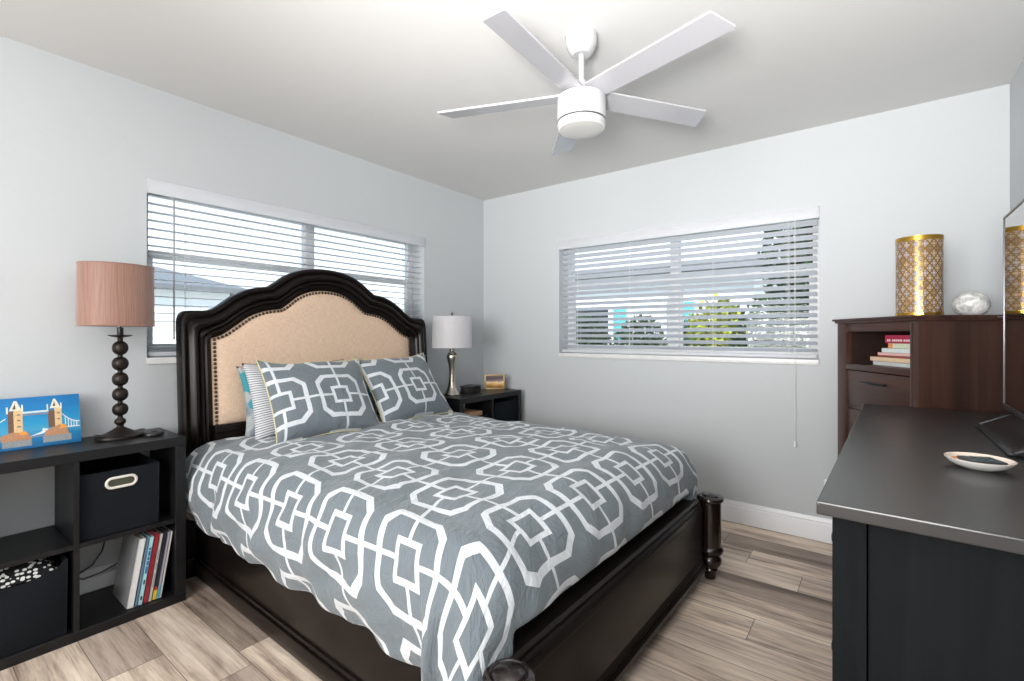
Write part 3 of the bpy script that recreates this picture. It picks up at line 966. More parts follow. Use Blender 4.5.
def comforter():
    xa, xe = 0.20, 1.955          # head end, start of the foot bend
    hw = 0.69                   # half width of the flat top
    hang_s, hang_f = 0.455, 0.435
    top = 0.668
    NX, NY = 132, 150
    Ls, Ws = (xe - xa) + hang_f, 2 * (hw + hang_s)

    def pos(u, v):
        X = xa + u * Ls
        Y = -(hw + hang_s) + v * Ws
        a = max(0.0, X - xe)
        sg = -1 if Y < 0 else 1
        b = max(0.0, abs(Y) - hw)
        d = math.hypot(a, b)
        ang = math.atan2(a, b) if d > 0 else 0.0          # 0 = side, pi/2 = foot
        k = math.sin(ang) ** 2
        corner = math.sin(2 * ang)
        r = 0.145 + (0.200 - 0.145) * k
        q = r * PI / 2
        if d < q:
            h, v_ = r * math.sin(d / r), r * (1 - math.cos(d / r))
        else:
            h, v_ = r, r + (d - q)
        past = max(0.0, d - q * 0.75)
        # foot end is tucked in behind the footboard, corner hangs free outside the post
        side_bulge = 0.020 * math.sin(min(1.0, past / 0.24) * PI) * (1 - k)
        h += side_bulge
        ex = h * math.sin(ang)
        ey = h * math.cos(ang)
        if sg > 0 and d > 0:
            sq = 1.0 / max(math.cos(ang), math.sin(ang)) ** 0.8
            ex *= sq
            ey *= sq
        # cone of surplus cloth at the corner becomes folds
        wv = math.sin(ang * 7.0 + 0.6) * corner * past * 0.16
        ey += wv * math.cos(ang) + corner * past * 0.20
        ex += wv * math.sin(ang) - corner * past * 0.10
        x = min(X, xe) + ex
        y = sg * (min(abs(Y), hw) + ey)
        z = top - v_
        # quilt puff and wrinkles
        topness = max(0.0, 1 - d / 0.25)
        crown = 0.018 * (1 - (min(abs(Y), hw) / hw) ** 2)
        z += crown * (topness if d > 0 else 1)
        n1 = fbm(X, Y, 1.7, 2.6)
        n2 = fbm(X + 0.4 * Y, Y * 1.0, 4.2, 7.5)
        n3 = noise.noise(Vector((X * 17 + Y * 6, Y * 15 - X * 5, 2.2)))
        n4 = noise.noise(Vector((X * 5 - Y * 9, (X + Y) * 1.6, 8.1)))
        disp = 0.016 * n1 + 0.012 * n2 + 0.0042 * n3 + 0.016 * n4 * min(1.0, 0.35 + d * 3)
        if d <= 0.0:
            z += disp
        else:
            w_ = min(1.0, d / 0.2)
            z += disp * (1 - w_)
            y += sg * disp * 1.15 * w_ * math.cos(ang)
            x += disp * 0.9 * w_ * math.sin(ang)
            # gathers along the hanging side: long vertical folds that grow to the hem
            run = X if k < 0.5 else Y
            fold = math.sin(run * 19 + 2.2 * fbm(X, Y, 9.0, 2.0)) * 0.010 + math.sin(run * 41 + 3 * n1) * 0.004
            g = min(1.0, max(0.0, (d - 0.12) / 0.28))
            y += sg * fold * g * math.cos(ang)
            x += 0.5 * fold * g * math.sin(ang)
            # scalloped hem, curling under
            hem = max(0.0, (d - 0.34) / 0.10)
            if k < 0.5:
                z += 0.010 * math.sin(run * 19 + 1.0) * min(1.0, hem) * (1 - k)
                y -= sg * 0.016 * min(1.6, hem) ** 2 * (1 - corner) * (1 - k)
                z += 0.010 * min(1.6, hem) ** 2 * (1 - corner) * (1 - k)
        # keep the foot end behind the cap rail
        if ang > 0.9 and abs(y) < 0.70:
            low = max(0.0, 0.412 - z)
            z = max(z, 0.412 - 0.02 * low)
            x = min(x, 2.092 + max(0.0, z - 0.412) * 1.5) - 0.35 * low
        if sg > 0 and x < 1.1:
            y = min(y, 0.772 + max(0.0, x - 0.6) * 0.3)
        return Vector((x, Y0 + y, z))

    mb = MB()
    mb.grid(lambda u, v: pos(u, v), NX, NY, lambda u, v: (xa + u * Ls - 0.45 * max(0.0, -2.2 - (Y0 - (hw + hang_s) + v * Ws)), Y0 - (hw + hang_s) + v * Ws))
    o = mb.build('comforter', [M['comforter'], M['lining']], None, None, fix=False)
    sd = o.modifiers.new('thickness', 'SOLIDIFY')
    sd.thickness = 0.010
    sd.offset = -1
    sd.material_offset = 1
    sd.material_offset_rim = 1
    sm = o.modifiers.new('smooth', 'SUBSURF')
    sm.levels = 1; sm.render_levels = 1
    o.matrix_world = BROT
    return tag(o, 'grey comforter with white octagon lattice print spread over the bed', 'comforter')


comforter()


# ------------------------------------------------------------------ pillows
def pillow_mesh(w, h, t, seed, flange=0.0, nu=36, nv=30, sag=0.0):
    """pillow in local axes: x width, y height, z thickness"""
    mb = MB()

    def pt(u, v, side):
        a, b = 2 * u - 1, 2 * v - 1
        px = w / 2 * a * (1 - 0.055 * (1 - b * b)) * (1 + 0.02 * abs(b) ** 4)
        py = h / 2 * b * (1 - 0.075 * (1 - a * a)) * (1 + 0.03 * abs(a) ** 4)
        ea = max(0.0, 1 - abs(a) ** 2.6)
        eb = max(0.0, 1 - abs(b) ** 2.6)
        th = t / 2 * (ea ** 0.55) * (eb ** 0.55) * (1 - 0.18 * b)
        n = noise.noise(Vector((a * 2.3 + seed, b * 2.3, side * 3.0)))
        n2 = noise.noise(Vector((a * 6 + seed, b * 5, side * 5.0 + 1)))
        wr = 0.010 * n * ea * eb + 0.004 * n2 * min(1, ea * 3) * min(1, eb * 3)
        # pulled corners
        zz = side * th + side * wr + 0.010 * math.sin(a * 5 + seed) * (1 - eb) + sag * (a * a)
        return Vector((px, py, zz))
    for side in (1, -1):
        mb.grid(lambda u, v: pt(u, v, side), nu, nv, lambda u, v: (u * w, v * h))
    bmesh.ops.remove_doubles(mb.bm, verts=mb.bm.verts[:], dist=0.0004)
    return mb


def place_pillow(name, label, mat, w, h, t, bottom_c, lean, yaw, roll, seed, uvoff=(0, 0), group=None, trim=None):
    """bottom_c: middle of the lower edge; lean: degrees back from upright; faces +x"""
    root = thing(name, label, 'pillow', bottom_c, 0, group)
    mb = pillow_mesh(w, h, t, seed)
    lay = mb.uv
    for f in mb.bm.faces:
        for lp in f.loops:
            lp[lay].uv = (lp[lay].uv[0] + uvoff[0], lp[lay].uv[1] + uvoff[1])
    # local pillow axes -> x: width along +y world, y: height up, z: facing +x
    B = Matrix(((0, 0, 1, 0), (1, 0, 0, 0), (0, 1, 0, 0), (0, 0, 0, 1)))
    T = Matrix.Rotation(R(yaw), 4, 'Z') @ Matrix.Rotation(R(-lean), 4, 'Y') @ Matrix.Rotation(R(roll), 4, 'X') @ B @ Matrix.Translation((0, h / 2 * 0.94, 0))
    mb.bm.transform(T)
    body = mb.build('pillow_cover', mat, root, None)
    if trim:
        pts = []
        n = 26
        for (a0, b0, a1, b1) in ((-1, -1, 1, -1), (1, -1, 1, 1), (1, 1, -1, 1), (-1, 1, -1, -1)):
            for k in range(n):
                a = a0 + (a1 - a0) * k / n; b = b0 + (b1 - b0) * k / n
                px = w / 2 * a * (1 - 0.055 * (1 - b * b)) * (1 + 0.02 * abs(b) ** 4)
                py = h / 2 * b * (1 - 0.075 * (1 - a * a)) * (1 + 0.03 * abs(a) ** 4)
                eb = max(0.0, 1 - abs(b) ** 2.6)
                zz = 0.010 * math.sin(a * 5 + seed) * (1 - eb)
                pts.append(T @ Vector((px, py, zz)))
        MB().tube(pts, 0.0035, 6, True).build('piping', trim, root, None)
    return root


place_pillow('floral_pillow', 'teal and grey floral pillow, rearmost at the left end of the pillow row', M['floral'], 0.60, 0.385, 0.11, (0.250, -1.895, 0.676), 14, 0, 0, 3.3)
place_pillow('floral_pillow', 'teal floral pillow peeking out above the right grey lattice sham', M['floral'], 0.60, 0.40, 0.11, (0.250, -1.16, 0.678), 14, 0, 0, 8.1)
place_pillow('striped_pillow', 'thin striped grey and white pillow behind the left lattice sham', M['striped'], 0.60, 0.41, 0.11, (0.350, -1.895, 0.680), 20, 0, 0, 5.2)
place_pillow('pillow_sham', 'grey lattice pillow sham with yellow piping on the left side of the bed', M['sham'], 0.585, 0.475, 0.17, (0.560, -1.885, 0.682), 34, -4, -1, 1.1, (0.325 * 3.5 - 0.2925 - 0.070, 0.335 * 3.5 - 0.2375 + 0.035), trim=M['lining'])
place_pillow('pillow_sham', 'grey lattice pillow sham on the right side of the bed, nearer the grey lamp', M['sham'], 0.60, 0.475, 0.17, (0.540, -1.255, 0.682), 34, 4, 1, 2.4, (0.325 * 3.5 - 0.30 - 0.03, 0.335 * 3.5 - 0.2375 + 0.03), trim=M['lining'])


# ------------------------------------------------------------------ cube shelves used as night stands
def cube_shelf(label, x0, x1, y0, y1, top):
    root = thing('cube_shelf', label, 'shelf', ((x0 + x1) / 2, (y0 + y1) / 2, 0))
    hx, hy = (x1 - x0) / 2, (y1 - y0) / 2
    t, d = 0.040, 0.018
    MB().box(-hx, hx, -hy, hy, top - t, top, 0.0015, 1).build('top_panel', M['shelf'], root)
    MB().box(-hx, hx, -hy, hy, 0.0, t, 0.0015, 1).build('bottom_panel', M['shelf'], root)
    for s_ in (-1, 1):
        a, b = sorted((s_ * hy, s_ * (hy - t)))
        MB().box(-hx, hx, a, b, t, top - t, 0.0015, 1).build('side_panel', M['shelf'], root)
    MB().box(-hx, hx - 0.001, -d / 2, d / 2, t, top - t, 0.001, 1).build('divider', M['shelf'], root)
    for s_ in (-1, 1):
        a, b = sorted((s_ * d / 2, s_ * (hy - t)))
        MB().box(-hx, hx - 0.002, a, b, top / 2 - d / 2, top / 2 + d / 2, 0.001, 1).build('shelf_board', M['shelf'], root)
    return root


ST = 0.747
cube_shelf('black two by two cube shelf holding books, bins and the bronze lamp', 0.020, 0.362, -3.255, -2.505, ST)
cube_shelf('black two by two cube shelf in the far corner behind the bed', 0.200, 0.490, -0.832, -0.084, ST)


def fabric_bin(label, c, sx, sy, h, mat, grommet=False, sag=0.0, group=None):
    """open fabric cube, front faces +x"""
    root = thing('storage_bin', label, 'bin', c)
    hx, hy = sx / 2, sy / 2
    b = MB()
    t = 0.006

    def wall(u, v, inner):
        o_ = t if inner else 0
        x0, y0 = hx - o_, hy - o_
        per = [(x0, -y0), (x0, y0), (-x0, y0), (-x0, -y0), (x0, -y0)]
        q = u * 4
        i = min(3, int(q)); f = q - i
        x = per[i][0] + (per[i + 1][0] - per[i][0]) * f
        y = per[i][1] + (per[i + 1][1] - per[i][1]) * f
        z = (t if inner else 0) + v * (h - (t if inner else 0))
        bow = sag * math.sin(PI * f) * math.sin(PI * (0.15 + 0.85 * v)) if i == 0 else 0
        dip = sag * 2.0 * math.sin(PI * min(1.0, f * 0.93)) ** 0.8 * v if i == 0 else 0
        tap = 1 - 0.02 * (1 - v)
        return Vector((x * tap + bow, y * tap, z - dip))
    b.grid(lambda u, v: wall(u, v, False), 48, 10)
    b.grid(lambda u, v: wall(u, v, True), 48, 10)
    b.box(-hx * 0.98, hx * 0.98, -hy * 0.98, hy * 0.98, 0, t)
    # hem closing the top edge
    n = 48
    o1 = [b.bm.verts.new(wall(k / n, 1, False) + Vector((0, 0, 0.0005))) for k in range(n)]
    i1 = [b.bm.verts.new(wall(k / n, 1, True) + Vector((0, 0, 0.0005))) for k in range(n)]
    for k in range(n):
        b.bm.faces.new((o1[k], o1[(k + 1) % n], i1[(k + 1) % n], i1[k]))
    b.build('bin_body', mat, root, 40)
    if grommet:
        gz = h * 0.80
        pts = []
        for k in range(40):
            a = 2 * PI * k / 40
            px = 0.030 * (1 if math.cos(a) > 0 else -1) + 0.020 * math.cos(a)
            pts.append((hx + 0.0015, px, gz + 0.020 * math.sin(a)))
        part_label(MB().tube(pts, 0.0055, 8, True).build('handle_grommet', M['grommet'], root), 'cream oval grip ring')
        poly = [(p[1], p[2]) for p in pts]
        fr = Matrix(((0, 0, 1, 0), (1, 0, 0, 0), (0, 1, 0, 0), (0, 0, 0, 1)))
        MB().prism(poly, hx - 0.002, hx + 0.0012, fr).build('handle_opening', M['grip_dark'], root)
    return root


M['grip_dark'] = plain('olive_grip_fill', (0.055, 0.058, 0.040), 0.9)  # one even olive tone for the plate inside the grip ring
ST2 = ST / 2 + 0.009
fabric_bin('black fabric storage bin with oval cream grip in the upper right cubby', (0.190, -2.734, ST2 + 0.0005), 0.300, 0.268, 0.262, M['bin'], True)
bn = fabric_bin('sagging black fabric bin in the lower left cubby, filled with leaf print cloth', (0.190, -3.052, 0.0405), 0.300, 0.300, 0.288, M['bin'], False, 0.024)
# printed cloth stuffed in the bin
cl = MB()


def cloth_pt(u, v):
    a, b = 2 * u - 1, 2 * v - 1
    e = (1 - abs(a) ** 4) * (1 - abs(b) ** 4)
    z = 0.276 + 0.038 * e + 0.010 * noise.noise(Vector((a * 3, b * 3, 5))) * e
    return Vector((0.138 * a, 0.136 * b, z - 0.035 * (1 - e)))


cl.grid(cloth_pt, 30, 30)
c_o = cl.build('folded_cloth', M['bin_floral'], None, None)
c_o.location = (0.188, -3.052, 0.0405)
sd = c_o.modifiers.new('thickness', 'SOLIDIFY'); sd.thickness = 0.01; sd.offset = -1
tag(c_o, 'black cloth with white leaf print lying in the sagging bin', 'cloth')

# far shelf: navy bins and a tan box
fabric_bin('dark navy fabric bin in the right cubby of the far corner shelf', (0.344, -0.274, ST2 + 0.0005), 0.260, 0.285, 0.285, M['bin_navy'])
fabric_bin('dark navy fabric bin under the tan box in the far corner shelf', (0.342, -0.642, ST2 + 0.0005), 0.260, 0.285, 0.215, M['bin_navy'])
tb = MB().box(-0.10, 0.10, -0.075, 0.075, 0, 0.034, 0.003)
tb_o = tb.build('tan_box', plain('tan_card', (0.36, 0.215, 0.13), 0.7))
tb_o.location = (0.385, -0.655, ST2 + 0.207)
tb_o.location.z = ST2 + 0.2165
tb_o.rotation_euler = (0, 0, R(4))
tag(tb_o, 'small tan cardboard box lying inside the far corner shelf', 'box')


# books leaning in the lower right cubby ------------------------------------------------
def leaning_books():
    specs = [  # thickness, height, depth, cover, label
        (0.034, 0.285, 0.205, (0.72, 0.72, 0.71), 'thick white book with grey cover, leftmost of the leaning row', 'white'),
        (0.014, 0.280, 0.190, (0.13, 0.20, 0.30), 'thin slate blue book beside the thick white book', 'slate'),
        (0.023, 0.283, 0.200, (0.36, 0.66, 0.72), 'pale aqua book with blue lettering on its spine', 'aqua'),
        (0.025, 0.290, 0.200, (0.30, 0.018, 0.030), 'dark red book in the middle of the leaning row', 'red'),
        (0.017, 0.285, 0.195, (0.52, 0.51, 0.50), 'pale grey book between the red and the black book', 'grey'),
        (0.020, 0.290, 0.195, (0.020, 0.022, 0.030), 'black book with a yellow and orange band at its foot', 'black'),
        (0.013, 0.285, 0.195, (0.42, 0.40, 0.52), 'lilac book with a blue patch, second from the right end', 'lilac'),
        (0.012, 0.283, 0.195, (0.70, 0.66, 0.62), 'thin cream book, rightmost of the leaning row', 'cream'),
    ]
    ang = R(9)
    y = -2.716
    z = 0.0405
    for t, h, dep, col, lab, key in specs:
        t *= 0.73
        sp = t / math.cos(ang)
        root = thing('book', lab, 'book', (0.335, y, z + t * math.sin(ang)), 0, 'books in the lower cubby')
        root.rotation_euler = (-ang, 0, 0)
        cm = plain('book_cover_' + key, col, 0.35, coat=0.3, var=0.08, scale=40)
        b = MB()
        b.box(-dep, 0, 0, 0.0025, 0, h, 0.0006, 1)
        b.box(-dep, 0, t - 0.0025, t, 0, h, 0.0006, 1)
        b.box(-0.003, 0.0, 0, t, 0, h, 0.0006, 1)
        b.build('cover', cm, root)
        MB().box(-dep + 0.005, -0.003, 0.0026, t - 0.0026, 0.004, h - 0.004).build('pages', M['paper'], root)
        if key == 'white':
            MB().box(-dep + 0.001, -0.001, -0.0008, 0.0002, 0.001, h - 0.001).build('front_cover', plain('grey_gloss_cover', (0.25, 0.255, 0.26), 0.14, coat=0.8), root)
        if key == 'aqua':
            m1 = MB()
            zz = 0.130
            for k, ln in enumerate((0.030, 0.018, 0.014, 0.020, 0.010)):
                m1.box(-0.001, 0.0008, t * 0.30, t * 0.78, zz, zz + ln)
                zz += ln + 0.004
            m1.build('spine_lettering', plain('blue_ink', (0.02, 0.12, 0.34), 0.5), root)
            m1 = MB()
            for z1, ln in ((0.02, 0.016), (0.085, 0.018)):
                m1.box(-0.001, 0.0008, t * 0.35, t * 0.72, z1, z1 + ln)
            m1.build('spine_lettering', plain('dark_ink', (0.01, 0.03, 0.06), 0.5), root)
        if key == 'red':
            m1 = MB()
            zz = 0.07
            for ln in (0.05, 0.02, 0.03):
                m1.box(-0.001, 0.0006, t * 0.42, t * 0.58, zz, zz + ln); zz += ln + 0.02
            m1.build('spine_lettering', plain('dark_red_ink', (0.10, 0.006, 0.01), 0.4), root)
        if key == 'black':
            MB().box(-0.001, 0.0008, 0.0005, t - 0.0005, 0.0015, 0.042).build('yellow_band', plain('yellow_print', (0.85, 0.48, 0.02), 0.4, var=0.5, scale=160), root)
            MB().box(-0.001, 0.0007, 0.0005, t - 0.0005, 0.042, 0.056).build('red_band', plain('red_print', (0.42, 0.02, 0.02), 0.4), root)
        if key == 'lilac':
            MB().box(-0.001, 0.0008, 0.0005, t - 0.0005, 0.002, 0.055).build('blue_patch', plain('blue_print', (0.08, 0.42, 0.60), 0.4, var=0.5, scale=120), root)
        if key == 'grey':
            m1 = MB()
            zz = 0.06
            for ln in (0.06, 0.03, 0.045):
                m1.box(-0.001, 0.0006, t * 0.40, t * 0.60, zz, zz + ln); zz += ln + 0.012
            m1.build('spine_lettering', plain('grey_ink', (0.16, 0.16, 0.17), 0.5), root)
        y += sp + 0.0012


leaning_books()

# cable behind the shelf
cb = MB()
cb.tube([(0.009, -2.93, 0.155), (0.010, -2.865, 0.147), (0.034, -2.81, 0.143), (0.035, -2.765, 0.165), (0.030, -2.73, 0.215), (0.026, -2.712, 0.29), (0.016, -2.70, 0.37), (0.0085, -2.69, 0.45)], 0.0035, 8)
cb.tube([(0.024, -2.855, 0.140), (0.055, -2.80, 0.120), (0.075, -2.74, 0.135), (0.050, -2.66, 0.150)], 0.003, 8)
tag(cb.build('power_cable', M['black']), 'thin black power cable looping on the wall behind the leaning books', 'cable')


# ------------------------------------------------------------------ lamps
def bronze_lamp():
    root = thing('table_lamp', 'tall bronze stacked ball lamp with copper brown oval shade', 'lamp', (0.160, -2.695, ST))
    ax, ay = 0.72, 1.25
    base = MB()
    base.lathe([(0.072, 0.0), (0.075, 0.003), (0.075, 0.010), (0.073, 0.013)], 56, (0, 0, 0.0), 0.92, 1.18)
    base.build('base', M['bronze'], root)
    # flared pagoda foot rising to the stem, with turned up lip at both ends
    fl = MB()

    def foot(u, v):
        a = 2 * PI * u
        r = 0.077 * (1 - v) ** 1.0
        zz = 0.013 + 0.046 * v ** 1.45
        c_, s_ = math.cos(a), math.sin(a)
        lip = 0.014 * max(0.0, abs(s_) - 0.6) / 0.4 * max(0, 1 - v * 5)
        r = max(r, 0.011)
        return Vector((0.92 * r * c_, 1.18 * r * s_, zz + lip))
    fl.grid(foot, 72, 20, None, True)
    fl.build('flared_foot', M['bronze'], root, 60)
    prof = [(0.010, 0.052), (0.013, 0.058), (0.020, 0.066), (0.0215, 0.073), (0.020, 0.081), (0.011, 0.089), (0.0095, 0.093)]
    z = 0.095
    for k, (r, h) in enumerate(((0.0295, 0.066), (0.0295, 0.068), (0.0300, 0.069), (0.0305, 0.070), (0.0295, 0.071))):
        c_ = z + h / 2
        for q in range(0, 13):
            a = -PI / 2 + PI * q / 12
            rr = max(0.0095, r * math.cos(a) ** 0.8 if math.cos(a) > 0 else 0)
            prof.append((rr, c_ + (h / 2 - 0.004) * math.sin(a)))
        z += h
    prof += [(0.0095, z), (0.011, z + 0.003), (0.011, z + 0.008), (0.007, z + 0.012), (0.007, z + 0.02)]
    MB().lathe(prof, 40).build('stem', M['bronze'], root, 50)
    MB().lathe([(0.006, z + 0.010), (0.034, z + 0.0155), (0.044, z + 0.021), (0.044, z + 0.0235), (0.034, z + 0.019), (0.006, z + 0.016)], 40).build('drip_plate', M['bronze'], root)
    MB().lathe([(0.011, z + 0.016), (0.012, z + 0.020), (0.012, z + 0.055), (0.008, z + 0.058)], 24).build('socket', M['black'], root)
    MB().lathe([(0.006, z + 0.058), (0.018, z + 0.075), (0.028, z + 0.105), (0.022, z + 0.13), (0.004, z + 0.142)], 20).build('bulb', M['fan_globe'], root)
    z0, z1 = 0.503, 0.772
    sh = MB()
    ex, ey = 0.116, 0.138
    sh.lathe([(1, z0), (0.985, z1), (0.975, z1), (0.99, z0)], 96, (0, -0.012, 0), ex, ey, caps=False)
    # close the rims
    so = sh.build('lamp_shade', M['shade_brown'], root, 40)
    for zz, k in ((z0, 1.0), (z1, 0.985)):
        MB().tube([(ex * k * math.cos(2 * PI * q / 96), -0.012 + ey * k * math.sin(2 * PI * q / 96), zz) for q in range(96)], 0.0026, 6, True).build('shade_rim', M['shade_brown'], so)
    sp = MB()
    sp.tube([(-ex * 0.98, 0, z1 - 0.015), (ex * 0.98, 0, z1 - 0.015)], 0.002, 6)
    sp.tube([(0, -0.012 - ey * 0.98, z1 - 0.015), (0, -0.012 + ey * 0.98, z1 - 0.015)], 0.002, 6)
    sp.tube([(0, 0, z + 0.05), (0.035, 0, z + 0.10), (0.03, 0, z1 - 0.06), (0, 0, z1 - 0.015)], 0.002, 6)
    sp.build('shade_harp', M['black_metal'], so)


bronze_lamp()


def nickel_lamp():
    root = thing('table_lamp', 'slender brushed nickel lamp with pale grey drum shade', 'lamp', (0.262, -0.678, ST))
    prof = [(0.066, 0.0), (0.068, 0.004), (0.066, 0.010), (0.056, 0.020), (0.043, 0.040), (0.033, 0.068), (0.026, 0.105), (0.0225, 0.150), (0.0225, 0.185), (0.027, 0.225),
            (0.037, 0.262), (0.043, 0.287), (0.042, 0.305), (0.034, 0.320), (0.022, 0.330), (0.016, 0.334), (0.019, 0.338), (0.021, 0.345), (0.019, 0.351), (0.010, 0.354), (0.010, 0.372)]
    MB().lathe(prof, 48).build('base', M['nickel'], root, 50)
    z0, z1 = 0.365, 0.602
    sh = MB().lathe([(0.153, z0), (0.147, z1), (0.145, z1), (0.151, z0)], 72, caps=False)
    so = sh.build('lamp_shade', M['shade_grey'], root, 40)
    for zz, k in ((z0, 0.152), (z1, 0.146)):
        MB().tube([(k * math.cos(2 * PI * q / 72), k * math.sin(2 * PI * q / 72), zz) for q in range(72)], 0.0022, 6, True).build('shade_rim', M['shade_grey'], so)
    hp = MB()
    hp.tube([(0, 0, 0.37), (0.045, 0, 0.42), (0.045, 0, 0.53), (0, 0, 0.606)], 0.0022, 6)
    for k in range(3):
        a = 2 * PI * k / 3
        hp.tube([(0, 0, 0.604), (0.145 * math.cos(a), 0.145 * math.sin(a), 0.596)], 0.0018, 6)
    hp.build('shade_harp', M['nickel'], so)
    MB().lathe([(0.003, 0.600), (0.006, 0.606), (0.005, 0.612), (0.009, 0.620), (0.011, 0.628), (0.007, 0.637), (0.001, 0.639)], 20).build('finial', M['nickel'], root)


nickel_lamp()

# small black puck beside the bronze lamp
pk = thing('remote_puck', 'small black oval gadget beside the bronze lamp base', 'gadget', (0.232, -2.588, ST))
MB().lathe([(0.030, 0.0), (0.034, 0.004), (0.034, 0.012), (0.030, 0.017), (0.018, 0.0195), (0.002, 0.020)], 40, (0, 0, 0), 0.75, 1.1).build('body', M['black'], pk)
MB().lathe([(0.012, 0.018), (0.012, 0.0215), (0.010, 0.0225), (0.001, 0.0225)], 24).build('button', M['black_metal'], pk)

# far stand: black clock box and gold photo frame
cr = thing('clock_radio', 'low black clock radio behind the nickel lamp', 'clock', (0.285, -0.490, ST), R(20))
b = MB()
b.prism([(-0.055, 0.0), (0.05, 0.0), (0.055, 0.045), (0.03, 0.052), (-0.05, 0.052)], -0.085, 0.085, Matrix(((1, 0, 0, 0), (0, 0, 1, 0), (0, 1, 0, 0), (0, 0, 0, 1))))
b.build('case', M['black'], cr)
MB().box(-0.058, 0.060, -0.088, 0.088, 0.0515, 0.0575, 0.002).build('top_lid', M['black_metal'], cr)


def mat_sunset():
    m, g, b = new_mat('sunset_photo', (0.3, 0.2, 0.15), 0.15, coat=0.5)
    x, y, z = g.xyz(g.coord())[0:3]
    n = g.noise(g.scale(g.coord(), (1, 10, 26)), 1.0, 4, 0.6, 0.8)[0]
    h = g.m('ADD', g.m('DIVIDE', z, 0.12), g.m('MULTIPLY', g.m('SUBTRACT', n, 0.5), 0.45))
    c = g.ramp(h, [(0.0, (0.12, 0.07, 0.04)), (0.22, (0.45, 0.22, 0.06)), (0.36, (0.85, 0.50, 0.16)), (0.46, (0.95, 0.78, 0.50)), (0.58, (0.35, 0.24, 0.22)), (0.75, (0.13, 0.10, 0.11)), (1.0, (0.22, 0.16, 0.13))])
    L(m, c, b, 'Base Color')
    return m


pf = thing('picture_frame', 'small gold framed sunset photo standing on the far corner shelf', 'picture frame', (0.285, -0.185, ST), R(-46))
fr_ = MB()
W_, H_ = 0.172, 0.125
for a in ((-W_ / 2, W_ / 2, 0, 0.012), (-W_ / 2, W_ / 2, H_ - 0.012, H_)):
    fr_.box(-0.008, 0.008, a[0], a[1], a[2], a[3], 0.002)
for a in ((-W_ / 2, -W_ / 2 + 0.012), (W_ / 2 - 0.012, W_ / 2)):
    fr_.box(-0.008, 0.008, a[0], a[1], 0.0, H_, 0.002)
gf = fr_.build('frame', plain('gold_frame', (0.50, 0.36, 0.18), 0.35, 0.7), pf)
MB().box(-0.006, 0.003, -W_ / 2 + 0.010, W_ / 2 - 0.010, 0.010, H_ - 0.010).build('photo', mat_sunset(), pf)
MB().prism([(-0.008, 0.09), (-0.055, 0.0), (-0.058, 0.0), (-0.010, 0.098)], -0.02, 0.02, Matrix(((1, 0, 0, 0), (0, 0, -1, 0), (0, 1, 0, 0), (0, 0, 0, 1)))).build('easel_back', M['black'], pf)


